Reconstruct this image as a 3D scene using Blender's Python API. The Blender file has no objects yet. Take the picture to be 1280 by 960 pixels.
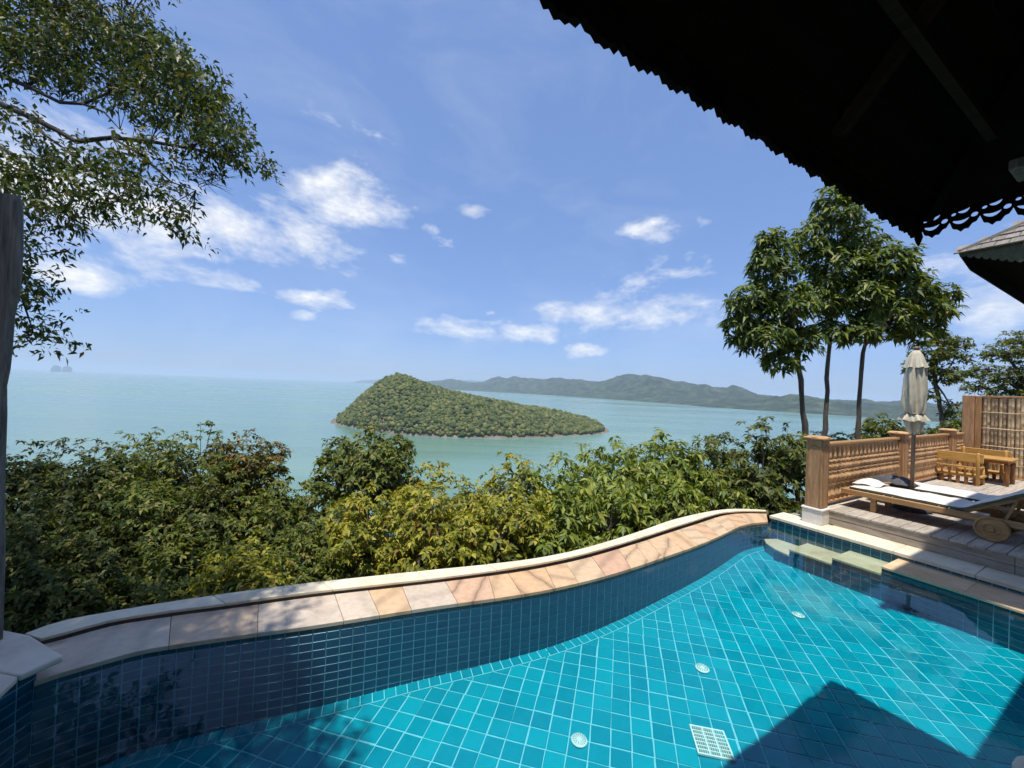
import bpy, bmesh, math, random
import numpy as np
from mathutils import Vector, Matrix, noise
from mathutils.geometry import delaunay_2d_cdt

SC = bpy.context.scene
C = SC.collection
random.seed(7)
R = math.radians

# ------------------------------------------------------------------ camera
EYE = 2.0625                      # metres above the pool ledge
FPX = 485.0                       # focal length in pixels of a 1280 px wide picture
ROLL = math.atan(.04)
PITCH = math.atan(4 / 485)
cd = bpy.data.cameras.new('camera')
cam = bpy.data.objects.new('camera', cd)
C.objects.link(cam)
cd.sensor_width = 36.0
cd.lens = 36.0 * FPX / 1280
cd.clip_start = .05
cd.clip_end = 120000
cam.matrix_world = Matrix.Translation((0, 0, EYE)) @ Matrix.Rotation(math.pi / 2 + PITCH, 4, 'X') @ Matrix.Rotation(ROLL, 4, 'Z')
SC.camera = cam


def ray(px, py):
    """direction (per metre of depth) seen at a pixel of the 1280 x 960 photograph"""
    x = (px - 640) / FPX
    y = (480 - py) / FPX
    xr = x * math.cos(ROLL) - y * math.sin(ROLL)
    yr = x * math.sin(ROLL) + y * math.cos(ROLL)
    Y = math.cos(PITCH) - yr * math.sin(PITCH)
    Z = math.sin(PITCH) + yr * math.cos(PITCH)
    return Vector((xr / Y, 1, Z / Y))


def onz(px, py, z):
    r = ray(px, py)
    t = (z - EYE) / r.z
    return Vector((r.x * t, t, z))


def at(px, py, d):
    r = ray(px, py)
    return Vector((r.x * d, d, EYE + r.z * d))


# ------------------------------------------------------------------ sky, sun, exposure
SUN = Vector((-.090, -.240, 1)).normalized()
w = bpy.data.worlds.new('World')
SC.world = w
w.use_nodes = True
SKY_STRENGTH = .14


def build_world():
    nt = w.node_tree
    N, L = nt.nodes, nt.links
    N.clear()
    out = N.new('ShaderNodeOutputWorld')
    bg = N.new('ShaderNodeBackground')
    bg.inputs['Strength'].default_value = SKY_STRENGTH
    L.new(bg.outputs[0], out.inputs[0])
    sky = N.new('ShaderNodeTexSky')
    sky.sky_type = 'NISHITA'
    sky.sun_disc = False
    sky.sun_elevation = math.asin(SUN.z)
    sky.sun_rotation = math.atan2(SUN.x, SUN.y)
    sky.altitude = 80
    sky.air_density = 1.0
    sky.dust_density = .7
    sky.ozone_density = 1.2

    def m(op, a, b=None, c=None, clamp=False):
        n = N.new('ShaderNodeMath')
        n.operation = op
        n.use_clamp = clamp
        for i, v in enumerate((a, b, c)):
            if v is None:
                continue
            if isinstance(v, (int, float)):
                n.inputs[i].default_value = v
            else:
                L.new(v, n.inputs[i])
        return n.outputs[0]
    tc = N.new('ShaderNodeTexCoord')
    sp = N.new('ShaderNodeSeparateXYZ')
    L.new(tc.outputs['Generated'], sp.inputs[0])
    az = m('ARCTAN2', sp.outputs[0], sp.outputs[1])
    el = m('ARCSINE', sp.outputs[2])
    cb = N.new('ShaderNodeCombineXYZ')
    L.new(m('MULTIPLY', az, m('COSINE', el)), cb.inputs[0])
    L.new(m('MULTIPLY', el, 1.9), cb.inputs[1])

    def nz(scale, detail, rough, off=0.0, dist=0.0):
        mp = N.new('ShaderNodeMapping')
        mp.inputs['Location'].default_value = (off, off * .7, off * .3)
        L.new(cb.outputs[0], mp.inputs[0])
        n = N.new('ShaderNodeTexNoise')
        n.inputs['Scale'].default_value = scale
        n.inputs['Detail'].default_value = detail
        n.inputs['Roughness'].default_value = rough
        n.inputs['Distortion'].default_value = dist
        L.new(mp.outputs[0], n.inputs['Vector'])
        return n.outputs['Fac']
    n1 = nz(6.0, 9, .60, 3.1, .35)
    n2 = nz(26, 6, .6, 9.3)
    wob = m('SUBTRACT', nz(5, 4, .6, 17.0), .5)
    azw = m('ADD', az, m('MULTIPLY', wob, .10))
    elw = m('ADD', el, m('MULTIPLY', m('SUBTRACT', nz(6, 4, .6, 23.0), .5), .05))
    # where the cloud banks stand: pixel of the photograph, half width, half height, weight
    banks = [(330, 280, 170, 75, .72), (150, 290, 200, 100, .62), (800, 380, 150, 50, .55), (1240, 350, 150, 100, .6), (275, 288, 120, 55, 1.0), (425, 245, 80, 45, 1.0), (120, 235, 170, 75, 1.0), (270, 352, 75, 16, .95), (105, 347, 90, 20, .9), (400, 379, 52, 17, 1.05),
             (378, 395, 30, 10, .9), (592, 266, 26, 13, 1.05), (560, 302, 17, 11, .9), (500, 323, 22, 10, .75), (545, 284, 24, 14, .5), (806, 290, 36, 22, .92), (872, 275, 22, 12, .6),
             (835, 345, 50, 26, .66), (850, 385, 75, 36, .85), (735, 392, 95, 20, .85), (572, 412, 62, 15, .9), (655, 414, 60, 13, .85), (732, 437, 24, 8, 1.0), (611, 391, 11, 6, .7),
             (1225, 365, 110, 60, .8), (1120, 240, 60, 30, .3), (650, 90, 330, 130, .22), (500, 160, 260, 100, .16), (400, 225, 60, 30, .95), (450, 265, 70, 22, .8), (350, 300, 80, 28, .85), (240, 300, 70, 30, .8), (880, 380, 60, 26, .8), (700, 385, 60, 14, .8), (810, 352, 90, 36, .78), (760, 392, 130, 22, .8), (430, 210, 40, 24, .95), (480, 262, 45, 18, .85)]
    cov = None
    for (px, py, hx, hy, wt) in banks:
        if wt >= .8:
            hx, hy = hx * 1.22, hy * 1.22
        d0 = ray(px, py).normalized()
        a0, e0 = math.atan2(d0.x, d0.y), math.asin(d0.z)
        d1 = ray(px + hx, py).normalized()
        d2 = ray(px, py - hy).normalized()
        sx = max(.01, (d1 - d0).length / max(.3, math.cos(e0)))
        sy = max(.008, (d2 - d0).length)
        q = m('ADD', m('POWER', m('MULTIPLY', m('SUBTRACT', azw, a0), 1 / sx), 2.0), m('POWER', m('MULTIPLY', m('SUBTRACT', elw, e0), 1 / sy), 2.0))
        g = m('MULTIPLY', m('POWER', 2.718, m('MULTIPLY', q, -1.1)), wt)
        cov = g if cov is None else m('MAXIMUM', cov, g)
    # the rest of the dome carries the same loose fair weather cover
    back = m('MULTIPLY', m('LESS_THAN', sp.outputs[1], .12), .40)
    cov = m('MAXIMUM', cov, m('MULTIPLY', back, nz(2.2, 2, .5, 41.0)))
    dens = m('ADD', m('MULTIPLY', n1, .75), m('MULTIPLY', n2, .25))
    al = m('MULTIPLY', m('SUBTRACT', m('ADD', m('MULTIPLY', cov, .78), m('MULTIPLY', m('SUBTRACT', dens, .5), 2.2)), .37), 1.75, clamp=True)
    al = m('POWER', al, 1.1)
    # thin veil, whiter towards the horizon as humid air is
    veil = m('MULTIPLY', m('SUBTRACT', nz(2.6, 6, .6, 51.0, .6), .46), .42, clamp=True)
    veil = m('ADD', veil, .03)
    alpha = m('MINIMUM', m('ADD', m('MULTIPLY', al, .95), veil), .97)
    mx = N.new('ShaderNodeMix')
    mx.data_type = 'RGBA'
    L.new(alpha, mx.inputs[0])
    hs = N.new('ShaderNodeHueSaturation')
    hs.inputs['Saturation'].default_value = 1.07
    hs.inputs['Hue'].default_value = .5
    hs.inputs['Value'].default_value = SKY_VALUE
    gm = N.new('ShaderNodeGamma')
    gm.inputs['Gamma'].default_value = .5
    L.new(sky.outputs[0], gm.inputs['Color'])
    tn = N.new('ShaderNodeMix')
    tn.data_type = 'RGBA'
    tn.blend_type = 'MULTIPLY'
    tn.inputs[0].default_value = 1
    tn.inputs[7].default_value = (1.10, 1.45, 2.22, 1)
    L.new(gm.outputs[0], tn.inputs[6])
    L.new(tn.outputs[2], hs.inputs['Color'])
    L.new(hs.outputs[0], mx.inputs[6])
    shade = m('ADD', .82, m('MULTIPLY', n2, .32))
    cc = N.new('ShaderNodeCombineXYZ')
    for i, k in enumerate((6.7, 6.8, 7.0)):
        L.new(m('MULTIPLY', shade, k), cc.inputs[i])
    L.new(cc.outputs[0], mx.inputs[7])
    L.new(mx.outputs[2], bg.inputs[0])


SKY_VALUE = 1.08
build_world()
sd = bpy.data.lights.new('sun', 'SUN')
sd.energy = 5.0
sd.angle = R(.53)
sd.color = (1, .955, .88)
sun = bpy.data.objects.new('sun', sd)
C.objects.link(sun)
sun.rotation_euler = SUN.to_track_quat('Z', 'Y').to_euler()
vs = SC.view_settings
vs.view_transform = 'Standard'
vs.look = 'None'
vs.exposure = .12
vs.gamma = 1
vs.use_curve_mapping = False
cy = SC.cycles
cy.use_denoising = True
cy.adaptive_threshold = .03
cy.max_bounces = 8
cy.diffuse_bounces = 3
cy.glossy_bounces = 3
cy.transmission_bounces = 6
cy.transparent_max_bounces = 16
cy.volume_bounces = 1
cy.caustics_reflective = False
cy.caustics_refractive = False
cy.sample_clamp_indirect = 6

# ------------------------------------------------------------------ frames
S = 1.25                                        # plan unit of the house frame, metres
S2 = 1.32                                       # the same for what stands on the deck, which lies farther out
VX, VY = .871, .491                             # v: away from the pool across the deck; u: along the deck's edge
TH = math.atan2(VY, VX)
HM = Matrix.Rotation(TH, 4, 'Z')


def P(a, b, z=0):
    """house frame (plan units) to metres"""
    return Vector((S * (VX * a - VY * b), S * (VY * a + VX * b), S * z))


def H3(x, y, z):
    """house frame already in metres"""
    return Vector((VX * x - VY * y, VY * x + VX * y, z))


# ------------------------------------------------------------------ materials
MATS = {}


def srgb(r, g, b):
    f = lambda c: ((c / 255 + .055) / 1.055) ** 2.4 if c > 10 else c / 255 / 12.92
    return (f(r), f(g), f(b))


class NT:
    def __init__(self, name):
        self.mat = bpy.data.materials.new(name)
        self.mat.use_nodes = True
        self.t = self.mat.node_tree
        self.t.nodes.clear()
        self.out = self.t.nodes.new('ShaderNodeOutputMaterial')
        MATS[name] = self.mat

    def n(self, typ, **kw):
        nd = self.t.nodes.new('ShaderNode' + typ)
        ins = kw.pop('ins', {})
        for k, v in kw.items():
            setattr(nd, k, v)
        for k, v in ins.items():
            if isinstance(v, bpy.types.NodeSocket):
                self.t.links.new(v, nd.inputs[k])
            else:
                nd.inputs[k].default_value = v
        return nd

    def link(self, a, b):
        self.t.links.new(a, b)

    def math(self, op, a, b=0.0, clamp=False):
        nd = self.n('Math', operation=op, use_clamp=clamp)
        for i, v in enumerate((a, b)):
            if isinstance(v, bpy.types.NodeSocket):
                self.t.links.new(v, nd.inputs[i])
            else:
                nd.inputs[i].default_value = v
        return nd.outputs[0]

    def coords(self, scale=(1, 1, 1), rnd=True, kind='Object'):
        tc = self.n('TexCoord')
        mp = self.n('Mapping', ins={'Scale': scale})
        self.link(tc.outputs[kind], mp.inputs[0])
        if rnd:
            oi = self.n('ObjectInfo')
            va = self.n('VectorMath', operation='SCALE', ins={0: (37.0, 91.0, 53.0)})
            self.link(oi.outputs['Random'], va.inputs['Scale'])
            self.link(va.outputs[0], mp.inputs['Location'])
        return mp.outputs[0]

    def noise(self, vec, scale, detail=5, rough=.55, dist=0.0):
        return self.n('TexNoise', ins={'Vector': vec, 'Scale': scale, 'Detail': detail, 'Roughness': rough, 'Distortion': dist}).outputs['Fac']

    def ramp(self, fac, stops):
        r = self.n('ValToRGB')
        e = r.color_ramp.elements
        while len(e) < len(stops):
            e.new(.5)
        for i, (p_, c_) in enumerate(stops):
            e[i].position = p_
            e[i].color = (*c_, 1)
        self.link(fac, r.inputs[0])
        return r.outputs[0]

    def mix(self, fac, a, b, blend='MIX'):
        nd = self.n('Mix', data_type='RGBA', blend_type=blend)
        for i, v in ((0, fac), (6, a), (7, b)):
            if isinstance(v, bpy.types.NodeSocket):
                self.t.links.new(v, nd.inputs[i])
            else:
                nd.inputs[i].default_value = v if i == 0 else (*v, 1)
        return nd.outputs[2]

    def bump(self, h, strength=.3, dist=.01):
        return self.n('Bump', ins={'Strength': strength, 'Distance': dist, 'Height': h}).outputs[0]

    def princ(self, col, rough=.6, normal=None, **ins):
        p = self.n('BsdfPrincipled')
        for k, v in (('Base Color', col), ('Roughness', rough)):
            if isinstance(v, bpy.types.NodeSocket):
                self.link(v, p.inputs[k])
            else:
                p.inputs[k].default_value = (*v, 1) if k == 'Base Color' else v
        if normal is not None:
            self.link(normal, p.inputs['Normal'])
        for k, v in ins.items():
            p.inputs[k.replace('_', ' ')].default_value = v
        return p.outputs[0]

    def done(self, shader):
        self.link(shader, self.out.inputs[0])
        return self.mat


def m_generic(name, stops, scale=4, stretch=(1, 1, 1), rough=.65, bump=.3, bdist=.006, jitter=.25, detail=7, kind='Object', dist=.3, fine=6.0):
    t = NT(name)
    v = t.coords(stretch, True, kind)
    a = t.noise(v, scale, detail, .6, dist)
    f = t.noise(v, scale * fine, 4, .6)
    fac = t.math('ADD', t.math('MULTIPLY', a, .72), t.math('MULTIPLY', f, .28))
    col = t.ramp(fac, stops)
    oi = t.n('ObjectInfo')
    hs = t.n('HueSaturation', ins={'Color': col, 'Value': t.math('ADD', 1 - jitter / 2, t.math('MULTIPLY', oi.outputs['Random'], jitter))})
    nm = t.bump(fac, bump, bdist) if bump else None
    return t.done(t.princ(hs.outputs[0], rough, nm))


def m_leaf(name, stops, rough=.42, trans=.28, spec=.5):
    t = NT(name)
    g = t.n('NewGeometry')
    col = t.ramp(g.outputs['Random Per Island'], stops)
    n_ = t.noise(t.coords((1, 1, 1), False), 3.0, 3)
    hs = t.n('HueSaturation', ins={'Color': col, 'Value': t.math('ADD', .72, t.math('MULTIPLY', n_, .56))})
    pr = t.princ(hs.outputs[0], rough)
    pr.node.inputs['Specular IOR Level'].default_value = spec
    tl = t.n('BsdfTranslucent')
    hs2 = t.n('HueSaturation', ins={'Color': hs.outputs[0], 'Value': 1.5, 'Saturation': 1.1, 'Hue': .49})
    t.link(hs2.outputs[0], tl.inputs[0])
    mx = t.n('MixShader', ins={0: trans})
    t.link(pr, mx.inputs[1])
    t.link(tl.outputs[0], mx.inputs[2])
    return t.done(mx.outputs[0])


WOOD = m_generic('teak', [(.25, (.16, .075, .03)), (.5, (.36, .19, .075)), (.75, (.50, .29, .13))], 3, (9, 9, 1.2), .5, .25, .003)
WOODY = m_generic('teak_along', [(.25, (.20, .10, .035)), (.5, (.40, .22, .085)), (.75, (.54, .33, .14))], 3, (9, 1.2, 9), .48, .25, .003)
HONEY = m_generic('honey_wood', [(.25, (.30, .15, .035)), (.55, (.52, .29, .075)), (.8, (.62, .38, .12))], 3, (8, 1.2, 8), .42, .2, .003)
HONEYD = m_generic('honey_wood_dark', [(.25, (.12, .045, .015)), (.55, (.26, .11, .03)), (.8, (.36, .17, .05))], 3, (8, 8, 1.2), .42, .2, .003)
REDW = m_generic('red_hardwood', [(.25, (.20, .095, .042)), (.5, (.40, .22, .105)), (.75, (.58, .37, .20))], 4, (7, 7, 1.0), .7, .6, .006)
BALU = m_generic('turned_wood', [(.25, (.30, .15, .065)), (.5, (.52, .30, .14)), (.75, (.66, .43, .23))], 5, (4, 4, 2), .65, .35, .004, .35)
DECKM = m_generic('weathered_deck', [(.25, (.20, .165, .13)), (.5, (.42, .36, .29)), (.75, (.60, .53, .44))], 2.5, (1.2, 10, 10), .8, .45, .004, .3)
RISER = m_generic('weathered_riser', [(.25, (.16, .13, .10)), (.5, (.34, .285, .23)), (.75, (.50, .44, .37))], 2.2, (7, 1.2, 7), .8, .45, .004, .25)
GREYW = m_generic('grey_weathered_post', [(.3, (.05, .047, .042)), (.5, (.17, .16, .145)), (.75, (.32, .31, .29))], 2.6, (12, 12, .7), .9, 1.0, .02, .1)
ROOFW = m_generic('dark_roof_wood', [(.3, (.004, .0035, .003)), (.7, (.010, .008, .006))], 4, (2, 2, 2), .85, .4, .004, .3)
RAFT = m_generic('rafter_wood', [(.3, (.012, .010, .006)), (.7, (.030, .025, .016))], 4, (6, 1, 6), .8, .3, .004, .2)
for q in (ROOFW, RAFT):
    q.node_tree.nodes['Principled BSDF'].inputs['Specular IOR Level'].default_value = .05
SHING = m_generic('grey_shingle', [(.3, (.12, .105, .085)), (.55, (.23, .20, .165)), (.8, (.35, .315, .27))], 4, (1, 8, 8), .85, .5, .006, .5)
CARVED = m_generic('mossy_carved_board', [(.3, (.03, .035, .022)), (.6, (.09, .10, .06)), (.8, (.17, .16, .11))], 14, (1, 1, 1), .85, .8, .012, .2)
BAMB = m_generic('bamboo', [(.25, (.40, .28, .15)), (.5, (.58, .44, .27)), (.75, (.70, .57, .39))], 3, (6, 6, .9), .55, .3, .003, .55)
LIME = m_generic('pale_limestone', [(.25, (.48, .40, .28)), (.5, (.66, .58, .43)), (.75, (.74, .68, .54))], 2.4, (1, 1, 1), .7, .22, .004, .14, dist=1.2)
LIMEG = m_generic('grey_limestone', [(.25, (.36, .29, .21)), (.5, (.57, .49, .39)), (.75, (.67, .60, .50))], 2.2, (1, 1, 1), .65, .22, .004, .14, dist=1.4)
PLINTH = m_generic('plinth_stone', [(.25, (.52, .48, .43)), (.6, (.70, .67, .62))], 3, (1, 1, 1), .8, .3, .004, .1)
STEPS = m_generic('step_stone', [(.25, (.62, .34, .17)), (.5, (.78, .47, .28)), (.75, (.84, .58, .39))], 3, (1, 1, 1), .6, .2, .003, .2, dist=1.0)
STEPO = m_generic('step_sandstone', [(.25, (.46, .28, .14)), (.5, (.60, .41, .23)), (.75, (.68, .52, .34))], 3, (1, 1, 1), .6, .2, .003, .2, dist=1.0)
PLAST = m_generic('white_plastic', [(.3, (.74, .76, .70)), (.7, (.84, .85, .80))], 8, (1, 1, 1), .45, .05, .001, .05)
SLOT = m_generic('dark_slot', [(.3, (.10, .13, .12)), (.7, (.16, .20, .18))], 8, (1, 1, 1), .7, .1, .001, .05)
CANV = m_generic('cream_canvas', [(.25, (.44, .38, .27)), (.5, (.60, .54, .41)), (.75, (.68, .63, .51))], 5, (1, 1, 1), .85, .3, .004, .05)
WHITEC = m_generic('white_mattress', [(.25, (.46, .43, .37)), (.5, (.64, .61, .55)), (.8, (.74, .72, .67))], 9, (1, 1, 1), .9, .5, .006, .06)
OLIVE = m_generic('olive_edge_fabric', [(.3, (.07, .075, .045)), (.7, (.13, .135, .085))], 9, (1, 1, 1), .9, .4, .003, .06)
DARKC = m_generic('dark_grey_cloth', [(.3, (.035, .035, .04)), (.7, (.10, .10, .105))], 9, (1, 1, 1), .9, .6, .006, .06)
POLEM = m_generic('umbrella_pole_wood', [(.3, (.12, .085, .055)), (.7, (.24, .18, .125))], 4, (6, 6, 1), .5, .2, .003, .06)
BARK_SHADED = m_generic('shaded_bark', [(.25, (.012, .010, .008)), (.5, (.03, .025, .02)), (.8, (.06, .052, .044))], 7, (3, 3, .8), .9, .9, .02, .2)  # limb bark with the canopy's shade put into its colour
BARK = m_generic('bark', [(.25, (.045, .036, .026)), (.5, (.11, .09, .068)), (.8, (.20, .175, .14))], 7, (3, 3, .8), .9, .9, .02, .2)
TWIG = m_generic('twig', [(.3, (.06, .045, .03)), (.7, (.20, .165, .12))], 6, (2, 2, 2), .9, .4, .006, .4)
SOIL = m_generic('soil', [(.3, (.02, .022, .010)), (.55, (.05, .05, .025)), (.8, (.09, .08, .045))], 1.3, (1, 1, 1), .95, .8, .08, 0)
ROCK = m_generic('shore_rock', [(.3, (.07, .05, .035)), (.55, (.20, .15, .11)), (.8, (.42, .35, .28))], .09, (1, 1, 1), .9, .9, 2.0, 0)
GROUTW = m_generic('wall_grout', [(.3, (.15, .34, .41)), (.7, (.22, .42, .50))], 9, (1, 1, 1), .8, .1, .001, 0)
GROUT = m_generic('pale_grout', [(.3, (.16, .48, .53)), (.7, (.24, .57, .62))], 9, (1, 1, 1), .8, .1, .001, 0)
BASE = m_generic('dark_mortar', [(.3, (.06, .05, .04)), (.7, (.13, .11, .09))], 7, (1, 1, 1), .9, .4, .006, 0)
CONC = m_generic('retaining_concrete', [(.3, (.20, .18, .15)), (.7, (.36, .33, .28))], 3, (1, 1, 1), .9, .4, .006, 0)
HOUSEW = m_generic('house_wall', [(.3, (.30, .17, .08)), (.7, (.42, .26, .14))], 3, (8, 8, 1), .7, .3, .004, .1)


def m_sandstone(name, c1, c2, c3, vein, VEIN=.4, BAND=.6):
    t = NT(name)
    v = t.coords((1, 1, 1), True)
    oi = t.n('ObjectInfo')
    base = t.ramp(oi.outputs['Random'], [(0, c1), (.3, c2), (.55, c1), (.75, c3), (1, c2)])
    rot = t.n('VectorRotate', rotation_type='Z_AXIS', ins={'Vector': v, 'Angle': t.math('MULTIPLY', oi.outputs['Random'], 9.0)})
    wv = t.n('TexWave', wave_type='BANDS', ins={'Vector': rot.outputs[0], 'Scale': 1.1, 'Distortion': 5.0, 'Detail': 4, 'Detail Scale': .7, 'Detail Roughness': .55})
    bands = t.ramp(wv.outputs['Fac'], [(.0, (.55, .55, .55)), (.25, (.86, .86, .86)), (.6, (1, 1, 1)), (1, (1.0, 1.0, 1.0))])
    col = t.mix(BAND, base, bands, 'MULTIPLY')
    li = t.ramp(wv.outputs['Fac'], [(.0, (1, 1, 1)), (.008, (1, 1, 1)), (.022, (0, 0, 0)), (1, (0, 0, 0))])
    gate = t.math('MULTIPLY', li, t.math('GREATER_THAN', t.math('FRACT', t.math('MULTIPLY', oi.outputs['Random'], 7.0)), .8))
    col = t.mix(t.math('MULTIPLY', gate, VEIN), col, vein)
    f = t.noise(v, 16, 6, .65)
    col = t.mix(.55, col, t.ramp(f, [(.3, (.62, .62, .62)), (.6, (1, 1, 1))]), 'MULTIPLY')
    st = t.noise(v, 3.2, 5, .6, .8)
    col = t.mix(t.math('MULTIPLY', t.math('SUBTRACT', st, .52, True), 2.2), col, c2)
    return t.done(t.princ(col, .58, t.bump(f, .2, .003)))


SAND = m_sandstone('orange_sandstone', (.62, .46, .29), (.62, .40, .22), (.58, .36, .23), (.10, .03, .02))
SANDP = m_sandstone('cream_sandstone', (.62, .50, .37), (.58, .42, .28), (.56, .47, .37), (.30, .20, .14), .25, .35)


def m_tile(name, lo, hi, rough=.14):
    t = NT(name)
    v = t.coords((1, 1, 1), True)
    oi = t.n('ObjectInfo')
    ge = t.n('NewGeometry')
    rnd = t.math('FRACT', t.math('ADD', oi.outputs['Random'], ge.outputs['Random Per Island']))
    n_ = t.noise(v, 22, 5, .65)
    n2 = t.noise(v, 5, 3, .6)
    fac = t.math('ADD', t.math('MULTIPLY', rnd, .38), t.math('ADD', t.math('MULTIPLY', n_, .38), t.math('MULTIPLY', n2, .2)))
    col = t.ramp(fac, [(.15, lo), (.85, hi)])
    return t.done(t.princ(col, rough, t.bump(n_, .06, .002)))


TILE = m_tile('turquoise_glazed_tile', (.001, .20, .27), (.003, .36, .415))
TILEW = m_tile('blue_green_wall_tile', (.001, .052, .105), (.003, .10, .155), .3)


def m_water():
    t = NT('pool_water')
    v = t.coords((1, 1, 1), False)
    h = t.math('ADD', t.noise(v, 2.4, 2, .5, .3), t.math('MULTIPLY', t.noise(v, 9.0, 2, .5), .18))
    nm = t.bump(h, .05, .05)
    fr = t.n('Fresnel', ins={'IOR': 1.26, 'Normal': nm})
    gl = t.n('BsdfGlossy', ins={'Color': (1, 1, 1, 1), 'Roughness': .015, 'Normal': nm})
    tr = t.n('BsdfTransparent', ins={'Color': (.70, .93, .97, 1)})
    mx = t.n('MixShader', ins={0: fr.outputs[0]})
    t.link(tr.outputs[0], mx.inputs[1])
    t.link(gl.outputs[0], mx.inputs[2])
    return t.done(mx.outputs[0])


WATER = m_water()


def m_sea():
    t = NT('sea_water')
    v = t.coords((1, 1, 1), False)
    mp = t.n('Mapping', ins={'Vector': v, 'Scale': (.0010, .0060, .01), 'Rotation': (0, 0, R(12))})
    n1 = t.noise(mp.outputs[0], 1.0, 6, .62, .5)
    col = t.ramp(n1, [(.32, (.095, .19, .145)), (.5, (.13, .235, .185)), (.68, (.17, .275, .23))])
    rp = t.noise(v, .35, 5, .6)
    rp2 = t.noise(v, .045, 4, .6)
    nm = t.bump(t.math('ADD', rp, t.math('MULTIPLY', rp2, 3.0)), .28, .5)
    ro = t.ramp(n1, [(.35, (.12, .12, .12)), (.7, (.34, .34, .34))])
    return t.done(t.princ(col, ro, nm, IOR=1.333))


SEA = m_sea()


def m_forest(name, stops, sc, bd, isl=0.0):
    t = NT(name)
    v = t.coords((1, 1, 1), False)
    ge = t.n('NewGeometry')
    fac = t.math('ADD', t.math('MULTIPLY', t.noise(v, sc, 6, .7), 1 - isl), t.math('MULTIPLY', ge.outputs['Random Per Island'], isl))
    col = t.ramp(fac, stops)
    return t.done(t.princ(col, .9, t.bump(t.noise(v, sc * 3, 5, .7), .9, bd)))


FOREST = m_forest('island_forest', [(.15, (.018, .034, .008)), (.4, (.062, .086, .018)), (.65, (.115, .13, .030)), (.88, (.21, .18, .06))], .16, 1.2, .6)
FARHILL = m_forest('far_forest', [(.38, (.010, .026, .010)), (.5, (.035, .065, .022)), (.62, (.09, .12, .045)), (.72, (.16, .16, .08))], .011, 60)
L_DARK = m_leaf('leaf_dark', [(0, (.030, .050, .010)), (.5, (.076, .104, .018)), (.85, (.135, .150, .028)), (1, (.20, .165, .04))], .52, .28, .28)
L_MID = m_leaf('leaf_mid', [(0, (.040, .068, .012)), (.45, (.100, .134, .020)), (.85, (.175, .195, .030)), (1, (.25, .19, .04))], .52, .3, .28)
L_YEL = m_leaf('leaf_yellow', [(0, (.085, .115, .012)), (.45, (.22, .235, .024)), (.8, (.37, .35, .042)), (.95, (.46, .38, .06)), (1, (.32, .17, .06))], .52, .3, .28)
L_MAN = m_leaf('leaf_broad', [(0, (.060, .10, .014)), (.45, (.150, .205, .026)), (.85, (.26, .30, .045)), (1, (.36, .34, .07))], .48, .3, .32)
L_SLEN = m_leaf('leaf_slender', [(0, (.036, .066, .012)), (.45, (.095, .142, .022)), (.85, (.18, .225, .035)), (1, (.28, .27, .06))], .48, .3, .32)
L_RUST = m_leaf('leaf_rust', [(0, (.06, .075, .014)), (.5, (.13, .125, .022)), (.85, (.22, .15, .035)), (1, (.25, .12, .04))], .52, .3, .28)
L_TREE = m_leaf('leaf_canopy', [(0, (.022, .042, .008)), (.5, (.060, .088, .014)), (.85, (.12, .145, .022)), (1, (.20, .14, .04))], .48, .3, .3)

# ------------------------------------------------------------------ mesh helpers


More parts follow.
